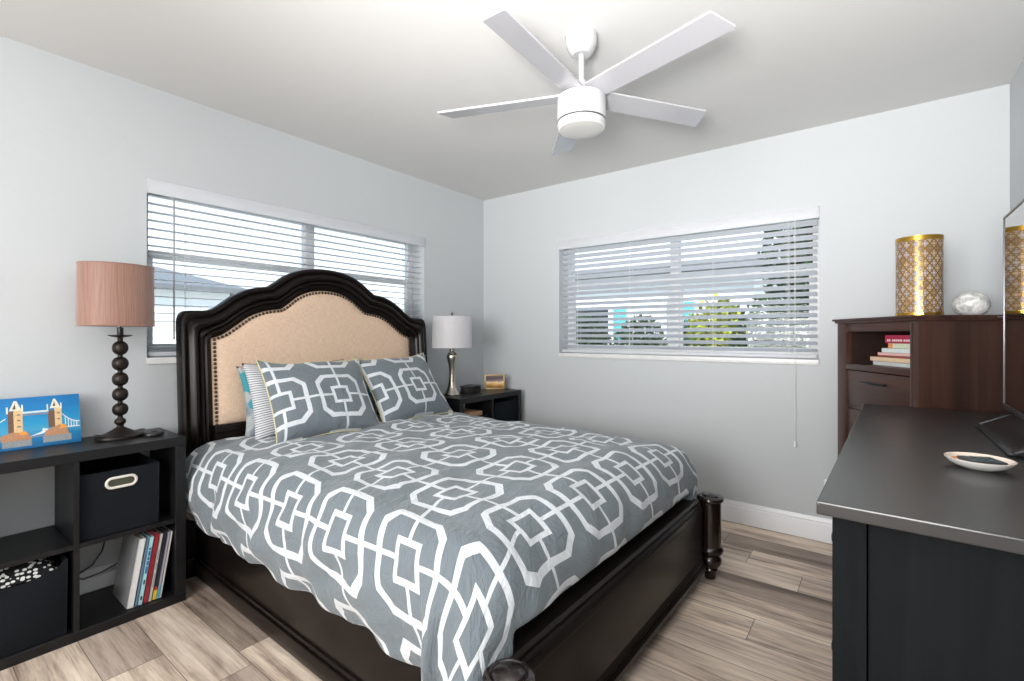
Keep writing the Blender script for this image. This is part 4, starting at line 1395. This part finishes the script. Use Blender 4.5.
# ------------------------------------------------------------------ bridge painting
def painting():
    """local: x out of the picture, y to the right as seen, z up; a canvas leaning on the wall"""
    W_, H_ = 0.40, 0.210
    root = thing('canvas_painting', 'small bright blue canvas painting of a twin towered bridge on the shelf', 'painting', (0.118, -3.018, ST))
    tilt = R(-14)
    RT = Matrix.Rotation(tilt, 4, 'Y')
    m, g, b = new_mat('painted_blue_sky', (0.05, 0.35, 0.7), 0.5)
    x, y, z = g.xyz(g.coord())[0:3]
    n = g.noise(g.scale(g.coord(), (1, 9, 30)), 1.0, 4, 0.6, 1.0)[0]
    zz = g.m('ADD', g.m('DIVIDE', z, H_), g.m('MULTIPLY', g.m('SUBTRACT', n, 0.5), 0.25))
    c = g.ramp(zz, [(0.0, (0.006, 0.12, 0.30)), (0.2, (0.008, 0.20, 0.46)), (0.33, (0.06, 0.34, 0.56)), (0.45, (0.015, 0.31, 0.58)), (0.75, (0.003, 0.20, 0.50)), (1.0, (0.002, 0.15, 0.42))])
    L(m, c, b, 'Base Color')
    L(m, g.bump(n, 0.15, 0.002), b, 'Normal')
    cv = MB().box(-0.016, 0.0, -W_ / 2, W_ / 2, 0, H_, 0.002)
    cv.bm.transform(RT)
    cv.build('canvas', m, root)

    pic = MB()
    pmats = []
    fr = RT @ Matrix(((0, 0, 1, 0), (1, 0, 0, 0), (0, 1, 0, 0), (0, 0, 0, 1)))

    def dab(name, col, polys, lift, var=0.35):
        pmats.append(plain(name + '_paint', col, 0.55, var=var, scale=170))
        n0 = len(pic.bm.faces)
        for p in polys:
            pic.prism([((q[0] - 0.5) * W_, q[1] * H_) for q in p], 0.0, lift, fr)
        pic.bm.faces.ensure_lookup_table()
        for f in pic.bm.faces[n0:]:
            f.material_index = len(pmats) - 1
    # coordinates: fractions of the canvas (x right, y up)
    def tower(cx, w, y0, y1):
        return [(cx - w, y0), (cx + w, y0), (cx + w, y1), (cx - w, y1)]
    T1, T2 = 0.495, 0.80
    rect = lambda x0, x1, y0, y1: [(x0, y0), (x1, y0), (x1, y1), (x0, y1)]
    dab('water_reflection', (0.26, 0.28, 0.29), [rect(T1 - 0.09, T1 + 0.12, 0.05, 0.20), rect(T2 - 0.10, T2 + 0.12, 0.07, 0.20)], 0.0008)
    dab('shaded_tower_face', (0.16, 0.085, 0.05), [rect(T1 - 0.045, T1 + 0.01, 0.28, 0.74), rect(T2 - 0.055, T2 + 0.01, 0.36, 0.70)], 0.0010)
    dab('lit_tower_face', (0.72, 0.50, 0.26), [rect(T1 - 0.005, T1 + 0.06, 0.30, 0.76), rect(T2 - 0.004, T2 + 0.05, 0.36, 0.76)], 0.0014)
    dab('spires', (0.78, 0.74, 0.60), [[(T1 - 0.035, 0.75), (T1 + 0.055, 0.75), (T1 + 0.02, 0.94), (T1 + 0.0, 0.94)], [(T2 - 0.04, 0.74), (T2 + 0.045, 0.74), (T2 + 0.005, 0.93), (T2 - 0.01, 0.93)],
                                       rect(T1 - 0.055, T1 - 0.042, 0.70, 0.83), rect(T1 + 0.054, T1 + 0.066, 0.72, 0.86), rect(T2 - 0.062, T2 - 0.052, 0.70, 0.83), rect(T2 + 0.044, T2 + 0.054, 0.72, 0.84)], 0.0016)
    dab('tower_roof', (0.11, 0.06, 0.05), [[(T1 - 0.012, 0.78), (T1 + 0.012, 0.78), (T1 + 0.008, 0.89)], [(T2 - 0.018, 0.78), (T2 + 0.004, 0.78), (T2 - 0.004, 0.88)]], 0.0019)
    dab('walkways', (0.62, 0.74, 0.82), [rect(T1 + 0.06, T2 - 0.05, 0.68, 0.715), [(T1 + 0.10, 0.22), (T1 + 0.20, 0.30), (T2 - 0.10, 0.36), (T2 - 0.06, 0.34), (T2 - 0.06, 0.30), (T1 + 0.20, 0.25)]], 0.0012)
    dab('walkway_shade', (0.22, 0.26, 0.36), [rect(T1 + 0.06, T2 - 0.05, 0.635, 0.668), rect(T1 + 0.10, T2 - 0.06, 0.20, 0.222)], 0.0012)
    dab('stone_piers', (0.46, 0.23, 0.12), [[(T1 - 0.10, 0.17), (T1 + 0.12, 0.17), (T1 + 0.10, 0.29), (T1 - 0.02, 0.34), (T1 - 0.10, 0.28)], [(T2 - 0.09, 0.20), (T2 + 0.10, 0.20), (T2 + 0.09, 0.33), (T2 + 0.03, 0.40), (T2 - 0.08, 0.30)]], 0.0017)
    dab('orange_highlights', (0.85, 0.32, 0.05), [[(T1 + 0.03, 0.27), (T1 + 0.09, 0.27), (T1 + 0.085, 0.33), (T1 + 0.04, 0.34)], [(T2 + 0.03, 0.32), (T2 + 0.085, 0.32), (T2 + 0.08, 0.39), (T2 + 0.04, 0.40)]], 0.0021)
    dab('tower_windows', (0.25, 0.16, 0.22), [rect(T1 + 0.02, T1 + 0.045, q, q + 0.03) for q in (0.42, 0.54, 0.65)] + [rect(T2 + 0.015, T2 + 0.035, q, q + 0.03) for q in (0.5, 0.62)], 0.0018)
    hang = []
    for s_, tx, ex in ((-1, T1 - 0.06, 0.02), (1, T2 + 0.055, 0.99)):
        n = 14
        for k in range(n):
            a, b2 = k / n, (k + 1) / n
            xa_, xb_ = tx + (ex - tx) * a, tx + (ex - tx) * b2
            za = 0.30 + 0.30 * (1 - a) ** 2 if s_ < 0 else 0.42 + 0.18 * (1 - a) ** 2
            zb_ = 0.30 + 0.30 * (1 - b2) ** 2 if s_ < 0 else 0.42 + 0.18 * (1 - b2) ** 2
            p = [(xa_, za), (xb_, zb_), (xb_, zb_ + 0.022), (xa_, za + 0.022)]
            hang.append(p if s_ > 0 else p[::-1])
        for k in range(1, 6):
            xx = tx + (ex - tx) * k / 6
            zt = (0.30 if s_ < 0 else 0.42) + (0.30 if s_ < 0 else 0.18) * (1 - k / 6) ** 2
            hang.append(rect(xx - 0.003, xx + 0.003, 0.26 if s_ < 0 else 0.34, zt + 0.01))
    hang += [rect(0.225, 0.25, 0.2, 0.56), rect(0.02, 0.32, 0.235, 0.26), rect(T2 + 0.06, 0.99, 0.325, 0.345)]
    dab('suspension_chains', (0.66, 0.78, 0.88), hang, 0.0013)
    pic.build('painted_bridge', pmats, root, 20)


painting()


# ------------------------------------------------------------------ corner chest
CH = 1.292
CW, CD = 0.575, 0.405
cc = Vector((2.857, -0.498, 0)) + Vector((0.85, 0.53, 0)) * 0.0
chest = thing('corner_chest', 'dark cherry wood chest with open cubby and drawers set across the corner', 'chest', (cc.x, cc.y, 0), R(-58))
# local: x along the front (left -, right +), y into the corner, front plane y = 0
hw = CW / 2
lp_, rp_ = 0.072, 0.050
b = MB()
b.box(-hw + 0.002, -hw + 0.020, 0.012, CD, 0.05, CH - 0.022)
b.box(-hw, -hw + lp_, 0.0, 0.05, 0.0, CH - 0.022, 0.004)
b.box(-hw, -hw + 0.05, CD - 0.05, CD, 0.0, CH - 0.022, 0.004)
b.box(-hw + 0.05, hw - 0.05, CD - 0.014, CD - 0.004, 0.06, CH - 0.022)
b.build('carcass', M['chest'], chest)
b = MB()
b.box(hw - rp_, hw, 0.0, 0.05, 0.0, CH - 0.022, 0.005)
b.box(hw - rp_ + 0.012, hw - rp_ + 0.018, -0.003, 0.004, 0.1, CH - 0.03, 0.001)
b.build('corner_post', M['chest'], chest)
MB().box(hw - 0.05, hw, CD - 0.05, CD, 0.0, CH - 0.022, 0.005).build('corner_post', M['chest'], chest)
b = MB()
b.box(hw - 0.022, hw - 0.006, 0.045, CD - 0.045, 0.08, CH - 0.022, 0.003)
b.box(hw - 0.024, hw - 0.001, 0.045, 0.052, 0.08, CH - 0.022, 0.002)
b.box(hw - 0.026, hw - 0.002, 0.05, CD - 0.05, 0.05, 0.12, 0.003)
b.build('side_panel', M['chest'], chest)
b = MB()
extr = [(0.0, CH - 0.022), (-0.010, CH - 0.020), (-0.014, CH - 0.013), (-0.022, CH - 0.009), (-0.022, CH - 0.002), (-0.020, CH), (0, CH)]
b.box(-hw - 0.018, hw + 0.014, -0.018, CD, CH - 0.012, CH, 0.004)
b.box(-hw - 0.008, hw + 0.008, -0.009, CD, CH - 0.023, CH - 0.011, 0.003)
b.build('top_board', M['chest_h'], chest)
xl, xr = -hw + lp_, hw - rp_
zc0, zc1 = 1.062, 1.226
MB().box(xl, xr, 0.010, 0.030, zc1, CH - 0.022, 0.002).build('frieze', M['chest_h'], chest)
b = MB()
b.box(xl, xr, 0.003, CD - 0.02, zc0 - 0.020, zc0, 0.002)
b.box(xl, xr, 0.001, 0.02, zc0 - 0.030, zc0 - 0.004, 0.004)
b.build('cubby_shelf', M['chest_h'], chest)
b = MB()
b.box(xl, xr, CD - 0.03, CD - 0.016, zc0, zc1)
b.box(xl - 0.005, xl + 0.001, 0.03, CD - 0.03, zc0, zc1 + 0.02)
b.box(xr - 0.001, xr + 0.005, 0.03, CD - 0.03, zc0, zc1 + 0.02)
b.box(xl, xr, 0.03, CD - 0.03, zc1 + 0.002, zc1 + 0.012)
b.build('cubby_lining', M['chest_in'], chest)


def drawer(z0, z1):
    d = MB().box(xl + 0.003, xr - 0.003, 0.008, 0.030, z0, z1, 0.004).build('drawer', M['chest_h'], chest)
    zc = z0 + (z1 - z0) * 0.72
    h = MB()
    xc = (xl + xr) / 2 + 0.01
    h.tube([(xc - 0.085, -0.018, zc), (xc - 0.04, -0.021, zc), (xc + 0.04, -0.021, zc), (xc + 0.085, -0.018, zc)], [0.004, 0.0055, 0.0055, 0.004], 10)
    for s_ in (-1, 1):
        h.tube([(xc + s_ * 0.06, -0.019, zc), (xc + s_ * 0.06, 0.009, zc)], 0.004, 8)
    h.build('drawer_handle', M['black_metal'], d)


drawer(0.850, 1.028)
drawer(0.610, 0.832)
drawer(0.370, 0.592)
drawer(0.110, 0.352)
b = MB()
for z in (0.841, 0.601, 0.361):
    b.box(xl, xr, 0.012, 0.03, z - 0.008, z + 0.008, 0.001)
b.box(xl, xr, 0.004, 0.03, 0.05, 0.105, 0.003)
b.build('drawer_rails', M['chest_h'], chest)
b = MB()
b.box(hw + 0.0141, hw + 0.020, 0.285, 0.315, CH - 0.012, CH - 0.006, 0.002)
b.box(hw + 0.0141, hw + 0.020, 0.325, 0.355, CH - 0.012, CH - 0.006, 0.002)
b.build('top_hinge', M['nickel'], chest)

# stack of books in the cubby
cm_ = chest.matrix_basis if False else (Matrix.Translation((cc.x, cc.y, 0)) @ Matrix.Rotation(R(-58), 4, 'Z'))
stack = [  # left edge, thickness, cover, label
    (0.000, 0.013, (0.52, 0.54, 0.55), 'pale grey paperback at the bottom of the cubby stack', 0.30),
    (-0.018, 0.014, (0.72, 0.52, 0.34), 'peach coloured book, second from the bottom of the cubby stack', 0.30),
    (0.030, 0.006, (0.30, 0.06, 0.03), 'thin rust brown book in the lower half of the cubby stack', 0.27),
    (0.030, 0.009, (0.76, 0.45, 0.42), 'pink book in the middle of the cubby stack', 0.27),
    (0.055, 0.014, (0.66, 0.72, 0.70), 'mint white book in the upper half of the cubby stack', 0.26),
    (0.095, 0.016, (0.62, 0.66, 0.48), 'pale green book with orange spine end under the crimson book', 0.235),
    (0.075, 0.026, (0.42, 0.006, 0.055), 'crimson book with white spine lettering on top of the stack', 0.25),
]
z = zc0 + 0.0006
for k, (off, t, col, lab, ln) in enumerate(stack):
    x1 = xr - 0.010
    x0 = max(xl + 0.16, x1 - ln + 0.0) + 0.0
    x0 = -0.095 + off * 1.15; t *= 1.45
    root = thing('book', lab, 'book', tuple(cm_ @ Vector((x0, 0.060, z))), R(-58), 'books stacked in the chest cubby')
    W_ = x1 - x0
    dp = 0.20
    cmat = plain('stack_cover_%s' % 'abcdefg'[k], col, 0.35, var=0.12, scale=60, coat=0.2)
    b = MB()
    b.box(0, W_, 0, dp, 0, 0.0016, 0.0004, 1)
    b.box(0, W_, 0, dp, t - 0.0016, t, 0.0004, 1)
    b.box(0, W_, 0, 0.0025, 0, t, 0.0004, 1)
    b.build('cover', cmat, root)
    MB().box(0.004, W_ - 0.004, 0.0026, dp - 0.004, 0.0017, t - 0.0017).build('pages', M['paper'], root)
    if k == 6:
        mb = MB()
        xx = 0.016
        for wd in (0.026, 0.010, 0.012, 0.010, 0.012, 0.014, 0.012, 0.010, 0.013, 0.011, 0.012):
            if xx + wd > W_ - 0.005:
                break
            zl = 0.0085
            mb.box(xx, xx + wd * 0.35, -0.0008, 0.0006, zl, zl + 0.0095)
            mb.box(xx, xx + wd * 0.8, -0.0008, 0.0006, zl + 0.0075, zl + 0.0095)
            mb.box(xx + wd * 0.5, xx + wd * 0.8, -0.0008, 0.0006, zl, zl + 0.0095)
            xx += wd + (0.008 if wd > 0.013 else 0.002)
        mb.build('spine_lettering', plain('white_ink', (0.8, 0.72, 0.76), 0.5), root)
    if k == 5:
        MB().box(0.0, 0.03, -0.0008, 0.0006, 0.001, t - 0.001).build('orange_spine_end', plain('orange_print', (0.75, 0.28, 0.10), 0.5), root)
    z += t + 0.0006


# gold mosaic cylinder lamp and white stone on the chest
gv = thing('gold_lantern', 'tall gold and pearl mosaic cylinder lantern on the corner chest', 'lantern', (3.03, -0.402, CH))
RV, HV = 0.086, 0.372
mb = MB()
mb.grid(lambda u, v: Vector((RV * math.cos(2 * PI * u), RV * math.sin(2 * PI * u), 0.018 + v * (HV - 0.036))), 72, 8, lambda u, v: (u * 1.0, v * 1.0), False)
mb.grid(lambda u, v: Vector(((RV - 0.004) * math.cos(2 * PI * u), (RV - 0.004) * math.sin(2 * PI * u), 0.018 + v * (HV - 0.036))), 72, 8, lambda u, v: (u * 1.0, v * 1.0), False)
mb.build('mosaic_wall', M['mosaic'], gv, 60)
MB().lathe([(RV - 0.005, 0.0), (RV + 0.002, 0.0), (RV + 0.002, 0.020), (RV - 0.005, 0.020), (RV - 0.005, 0.0)], 72, caps=False).build('base_ring', M['gold'], gv)
MB().lathe([(RV - 0.005, 0.0), (0.001, 0.0), (0.001, 0.006), (RV - 0.005, 0.006)], 72, caps=False).build('base_plate', M['gold'], gv)
MB().lathe([(RV - 0.006, HV - 0.020), (RV + 0.002, HV - 0.020), (RV + 0.002, HV), (RV - 0.006, HV), (RV - 0.006, HV - 0.020)], 72, caps=False).build('top_ring', M['gold'], gv)

st = MB()
st.lathe([(0.030, 0.0), (0.048, 0.004), (0.066, 0.018), (0.077, 0.040), (0.078, 0.060), (0.069, 0.083), (0.050, 0.102), (0.025, 0.1125), (0.006, 0.1145)], 56)
st.bm.transform(Matrix.Diagonal((0.80, 0.80, 0.93, 1)))
so = st.build('stone_ball', M['stone'])
so.location = (3.200, -0.470, CH)
tag(so, 'round mottled white glass orb sitting right of the gold lantern', 'ornament')


# ------------------------------------------------------------------ black dresser
DH = 0.912
dr = thing('dresser', 'long black dresser with satin top in the right foreground', 'dresser', (2.784, -2.335, 0), R(-1.6))
# local: x to the right (depth), y along its length; near left corner of the top = origin
DW, DL = 0.552, 1.555
MB().box(0, DW, 0, DL, DH - 0.024, DH, 0.003, 2).build('top_board', M['dresser'], dr, 14)
for x_, y_ in ((0.022, 0.020), (DW - 0.062, 0.020), (0.022, DL - 0.07), (DW - 0.062, DL - 0.07)):
    MB().box(x_, x_ + 0.05, y_, y_ + 0.05, 0.0, DH - 0.024, 0.003).build('corner_post', M['dresser_side'], dr)
for y in (0.030, DL - 0.05):
    MB().box(0.0735, DW - 0.062, y, y + 0.018, 0.10, DH - 0.024, 0.002).build('side_panel', M['dresser_side'], dr)
MB().box(0.05, DW - 0.02, 0.05, DL - 0.05, 0.09, 0.11).build('bottom_board', M['dresser'], dr)
MB().box(DW - 0.03, DW - 0.02, 0.07, DL - 0.07, 0.10, DH - 0.024).build('back_panel', M['dresser'], dr)
for zr, zt in ((0.125, 0.375), (0.385, 0.635), (0.645, 0.865)):
    for ya_, yb_ in ((0.075, DL / 2 - 0.004), (DL / 2 + 0.004, DL - 0.075)):
        d = MB().box(0.026, 0.046, ya_, yb_, zr, zt, 0.003).build('drawer', M['dresser'], dr)
        for q in (0.3, 0.7):
            yk = ya_ + (yb_ - ya_) * q
            fr = Matrix.Translation((0.026, yk, (zr + zt) / 2)) @ Matrix.Rotation(R(-90), 4, 'Y')
            MB().lathe([(0.006, 0), (0.006, 0.012), (0.014, 0.018), (0.015, 0.024), (0.010, 0.028), (0.002, 0.029)], 20, frame=fr).build('drawer_knob', M['black_metal'], d)


# television -----------------------------------------------------------------
TX, TY1, TZ0, TZ1 = 3.200, -1.148, 0.972, 1.590
TW = 1.06
tv = thing('television', 'black flat screen television standing on the dresser at the right edge', 'television', (TX, TY1, DH))
m, g, b_ = new_mat('tv_screen_glass', (0.004, 0.004, 0.005), 0.06, spec=1.0)
b_.inputs['Coat Weight'].default_value = 1.0
b_.inputs['Coat IOR'].default_value = 2.2
b_.inputs['Coat Roughness'].default_value = 0.03
z0, z1 = TZ0 - DH, TZ1 - DH
MB().box(0.002, 0.040, -TW, 0, z0, z1, 0.004).build('casing', M['black'], tv)
MB().box(-0.0005, 0.004, -TW + 0.007, -0.007, z0 + 0.017, z1 - 0.007).build('screen', m, tv)
b = MB()
b.box(-0.003, 0.004, -TW, 0, z0, z0 + 0.016, 0.002)
b.box(-0.003, 0.004, -TW, 0, z1 - 0.007, z1, 0.002)
b.box(-0.003, 0.004, -0.007, 0, z0, z1, 0.002)
b.box(-0.003, 0.004, -TW, -TW + 0.007, z0, z1, 0.002)
part_label(b.build('bezel', plain('dark_silver_bezel', (0.10, 0.10, 0.105), 0.3, 0.8), tv), 'thin dark silver bezel')
lg = MB()
q = 0.006
ya_, yb_ = -0.045, -0.535
lg.box(-0.074, -0.040, yb_, ya_, 0.0005, 0.010, 0.003)
for yy in (ya_, yb_):
    fr = Matrix.Translation((-0.018, yy, 0.033)) @ Matrix.Rotation(R(-28), 4, 'Y')
    lg.xbox(fr, 0.105, 0.026, 0.008, 0.002)
lg.build('stand', M['black_metal'], tv)


# painted bowl with a small keypad -------------------------------------------------
def mat_bowl_inside():
    m, g, b = new_mat('painted_bowl_glaze', (0.8, 0.7, 0.6), 0.25, coat=0.3)
    x, y, z = g.xyz(g.coord())[0:3]
    r = g.m('SQRT', g.m('ADD', g.m('MULTIPLY', x, x), g.m('MULTIPLY', y, y)))
    a = g.m('ARCTAN2', y, x)
    c = g.ramp(g.m('DIVIDE', r, 0.076), [(0.0, (0.75, 0.68, 0.60)), (0.55, (0.78, 0.74, 0.68)), (0.72, (0.78, 0.27, 0.09)), (0.78, (0.80, 0.34, 0.15)), (0.82, (0.84, 0.70, 0.60)), (1.0, (0.85, 0.76, 0.68))], 'CONSTANT')
    dots = g.m('MULTIPLY', g.m('COMPARE', g.m('FRACT', g.m('MULTIPLY', a, 5.1)), 0.5, 0.24), g.m('COMPARE', g.m('DIVIDE', r, 0.076), 0.62, 0.065))
    hue = g.ramp(g.m('FRACT', g.m('MULTIPLY', a, 0.8)), [(0.0, (0.10, 0.06, 0.28)), (0.5, (0.06, 0.08, 0.22)), (0.72, (0.16, 0.40, 0.16))], 'CONSTANT')
    c = g.mix(dots, c, hue)
    tick = g.m('MULTIPLY', g.m('COMPARE', g.m('FRACT', g.m('MULTIPLY', a, 8.0)), 0.5, 0.2), g.m('COMPARE', g.m('DIVIDE', r, 0.076), 0.70, 0.02))
    c = g.mix(tick, c, (0.85, 0.80, 0.72))
    L(m, c, b, 'Base Color')
    return m


bw = thing('painted_bowl', 'small white bowl with orange painted rim on the black dresser', 'bowl', (3.052, -1.872, DH))
bw.scale = (0.78, 0.78, 0.64)
MB().lathe([(0.028, 0.0), (0.034, 0.0015), (0.050, 0.0085), (0.064, 0.0185), (0.0735, 0.031), (0.0755, 0.0355), (0.0745, 0.0365)], 64, caps=False).build('bowl_body', plain('white_glaze', (0.70, 0.69, 0.66), 0.3, coat=0.3), bw)
MB().lathe([(0.0755, 0.0362), (0.0735, 0.0368), (0.070, 0.0335), (0.060, 0.0225), (0.046, 0.0155), (0.030, 0.0115), (0.0005, 0.0105)], 64, caps=False).build('painted_inside', mat_bowl_inside(), bw)
kp = thing('keypad', 'small dark square keypad lying in the painted bowl', 'remote', (3.056, -1.872, DH + 0.0245), R(20))
kp.rotation_euler = (R(0), R(0), R(22))
kp.scale = (0.76, 0.76, 0.8)
kp.location.z = DH + 0.0150
MB().box(-0.042, 0.042, -0.036, 0.036, 0.0, 0.009, 0.003).build('body', plain('dark_slate_plastic', (0.022, 0.030, 0.036), 0.35), kp)
bt = MB()
for i in range(4):
    for j in range(3):
        bt.box(-0.034 + i * 0.019, -0.034 + i * 0.019 + 0.013, -0.028 + j * 0.021, -0.028 + j * 0.021 + 0.014, 0.0085, 0.0105, 0.001, 1)
bt.build('buttons', plain('slate_keys', (0.060, 0.085, 0.095), 0.4, var=0.6, scale=60), kp)


# ------------------------------------------------------------------ outdoors seen through the blinds
def leaf_cloud(mb, c, r, n, size, seed, squash=0.85, droop=0.3):
    rnd = random.Random(seed)
    for k in range(n):
        d = Vector((rnd.gauss(0, 1), rnd.gauss(0, 1), rnd.gauss(0, 1))).normalized()
        rad = r * (0.55 + 0.45 * rnd.random() ** 0.5)
        p = Vector(c) + Vector((d.x * rad, d.y * rad, d.z * rad * squash))
        t = Vector((rnd.uniform(-1, 1), rnd.uniform(-1, 1), rnd.uniform(-1, 0.6))).normalized()
        s_ = t.cross(Vector((rnd.uniform(-1, 1), rnd.uniform(-1, 1), 1))).normalized()
        L_ = size * rnd.uniform(0.6, 1.3)
        a = p - t * L_; b_ = p + s_ * L_ * 0.42; c_ = p + t * L_; d_ = p - s_ * L_ * 0.42
        mb.bm.faces.new([mb.bm.verts.new(q) for q in (a, b_, c_, d_)])


def leaf_mat(name, c1, c2):
    m, g, b = new_mat(name, c1, 0.55, spec=0.3)
    n = g.noise(g.coord(), 3.0, 4, 0.6)[0]
    L(m, g.ramp(n, [(0.35, c1), (0.65, c2)]), b, 'Base Color')
    return m


M['leaf_dark'] = leaf_mat('dark_foliage', (0.010, 0.030, 0.010), (0.045, 0.085, 0.022))
M['leaf_lime'] = leaf_mat('lime_foliage', (0.16, 0.24, 0.03), (0.50, 0.46, 0.06))
M['bark'] = plain('bark', (0.10, 0.075, 0.055), 0.9, var=0.3, scale=12)
M['render_white'] = plain('white_stucco', (0.80, 0.80, 0.79), 0.8, scale=20, var=0.03)
M['roof_grey'] = plain('grey_shingle', (0.16, 0.165, 0.175), 0.85, var=0.2, scale=6)
M['teal'] = plain('teal_paint', (0.10, 0.42, 0.43), 0.5)
M['dark_glass'] = plain('dark_window_glass', (0.02, 0.025, 0.03), 0.1)
struct('lawn', MB().box(-40, 30, -25, 40, -0.35, -0.15), plain('lawn_and_paving', (0.52, 0.51, 0.45), 0.9, var=0.25, scale=1.5))


def shrub(label, x, y, h, r, mat, n, size, seed, group):
    t = thing('garden_tree', label, 'tree', (x, y, -0.15), 0, group)
    MB().tube([(0, 0, 0), (0.05, 0.02, h * 0.35), (0.02, 0.06, h * 0.62)], [0.09, 0.07, 0.03], 8).build('trunk', M['bark'], t)
    mb = MB()
    leaf_cloud(mb, (0, 0, h * 0.62), r, n, size, seed, h * 0.40 / r)
    leaf_cloud(mb, (0.1, 0.05, h * 0.55), r * 0.6, n // 2, size, seed + 50, h * 0.40 / r)
    mb.build('foliage', mat, t, None, fix=False)


GT = 'trees and bushes seen through the back window'
shrub('tall dark tree behind the right end of the back window blind', 2.05, 5.6, 4.6, 0.75, M['leaf_dark'], 2600, 0.10, 1, GT)
shrub('dark bush behind the lower left corner of the back window blind', -1.75, 5.2, 1.75, 0.50, M['leaf_dark'], 1300, 0.07, 2, GT)
shrub('dark bush left of the middle of the back window blind', -0.55, 5.0, 1.7, 0.48, M['leaf_dark'], 1300, 0.07, 3, GT)
shrub('low lime yellow bush right of the middle of the back window', 0.95, 4.3, 1.95, 0.45, M['leaf_lime'], 900, 0.07, 4, GT)
shrub('dark bush below the tall tree outside the back window', 1.75, 3.6, 1.85, 0.45, M['leaf_dark'], 1300, 0.06, 5, GT)
shrub('dark bush in the middle outside the back window', 0.35, 5.3, 1.65, 0.40, M['leaf_dark'], 1000, 0.07, 6, GT)


def house(name, label, x0, x1, y0, y1, eave, ridge, wall_mat, openings, face):
    """hip roofed bungalow; openings on the side that faces the room"""
    root = thing(name, label, 'house', ((x0 + x1) / 2, (y0 + y1) / 2, -0.15))
    cx, cy = (x0 + x1) / 2, (y0 + y1) / 2
    hx, hy = (x1 - x0) / 2, (y1 - y0) / 2
    MB().box(-hx, hx, -hy, hy, 0, eave + 0.15).build('walls', wall_mat, root)
    mb = MB()
    o_ = 0.5
    z0 = eave + 0.15
    ins = min(hx, hy)
    lo = [mb.bm.verts.new(p) for p in ((-hx - o_, -hy - o_, z0), (hx + o_, -hy - o_, z0), (hx + o_, hy + o_, z0), (-hx - o_, hy + o_, z0))]
    lo2 = [mb.bm.verts.new(p.co + Vector((0, 0, 0.16))) for p in lo]
    if hx > hy:
        a, b_ = mb.bm.verts.new((-hx + ins, 0, ridge)), mb.bm.verts.new((hx - ins, 0, ridge))
        fs = ((lo2[0], lo2[1], b_, a), (lo2[1], lo2[2], b_), (lo2[2], lo2[3], a, b_), (lo2[3], lo2[0], a))
    else:
        a, b_ = mb.bm.verts.new((0, -hy + ins, ridge)), mb.bm.verts.new((0, hy - ins, ridge))
        fs = ((lo2[0], lo2[1], a), (lo2[1], lo2[2], b_, a), (lo2[2], lo2[3], b_), (lo2[3], lo2[0], a, b_))
    for f in fs:
        mb.bm.faces.new(f)
    for k in range(4):
        mb.bm.faces.new((lo[k], lo[(k + 1) % 4], lo2[(k + 1) % 4], lo2[k]))
    mb.bm.faces.new(lo[::-1])
    mb.build('roof', M['roof_grey'], root, 20)
    for nm, a0, a1, q0, q1, mat in openings:
        if face == 'x':
            bx = MB().box(hx - 0.02, hx + 0.03, a0, a1, q0, q1, 0.01)
            tr_ = MB().box(hx - 0.02, hx + 0.02, a0 - 0.07, a1 + 0.07, q0 - 0.07, q1 + 0.07, 0.01)
        else:
            bx = MB().box(a0, a1, -hy - 0.03, -hy + 0.02, q0, q1, 0.01)
            tr_ = MB().box(a0 - 0.07, a1 + 0.07, -hy - 0.02, -hy + 0.02, q0 - 0.07, q1 + 0.07, 0.01)
        op = bx.build(nm, mat, root)
        tr_.build('casing', M['trim'], op)
    return root


house('neighbour_house', 'white house with low grey hip roof seen through the left window', -24.0, -16.0, -16.0, 4.4, 2.72, 4.6, M['render_white'],
      [('house_window', 2.5, 4.5, 1.0, 2.0, M['dark_glass']), ('house_window', 7.0, 8.6, 1.0, 2.0, M['dark_glass'])], 'x')
house('neighbour_house', 'white house with teal door and dark eave seen through the back window', -6.2, 0.6, 9.0, 15.0, 2.80, 3.25, M['render_white'],
      [('teal_door', 1.35, 2.05, 0.0, 2.2, M['teal']), ('house_window', -1.7, -0.3, 1.0, 2.1, M['dark_glass']), ('teal_shutter', -2.25, -1.85, 1.0, 2.1, M['teal']), ('teal_shutter', -0.15, 0.25, 1.0, 2.1, M['teal']), ('house_window', 2.45, 3.1, 1.0, 2.1, M['dark_glass'])], 'y')
fn = thing('garden_fence', 'tall white vinyl fence seen low through the left window', 'fence', (-6.2, 2.0, -0.15))
MB().box(-0.02, 0.02, -9.0, 4.0, 0.05, 1.80).build('fence_panels', M['render_white'], fn)
for k in range(8):
    yy = -9.0 + k * 1.85
    p = MB()
    p.box(-0.06, 0.06, yy - 0.06, yy + 0.06, 0, 1.92, 0.01)
    p.box(-0.075, 0.075, yy - 0.075, yy + 0.075, 1.92, 1.95, 0.01)
    p.build('fence_post', M['render_white'], fn)
fn = thing('garden_wall', 'low white garden wall behind the bushes outside the back window', 'wall', (0.5, 7.2, -0.15))
MB().box(-4.5, 4.5, -0.08, 0.08, 0, 1.15, 0.01).build('wall_body', M['render_white'], fn)
MB().box(-4.55, 4.55, -0.12, 0.12, 1.15, 1.22, 0.01).build('coping', M['trim'], fn)
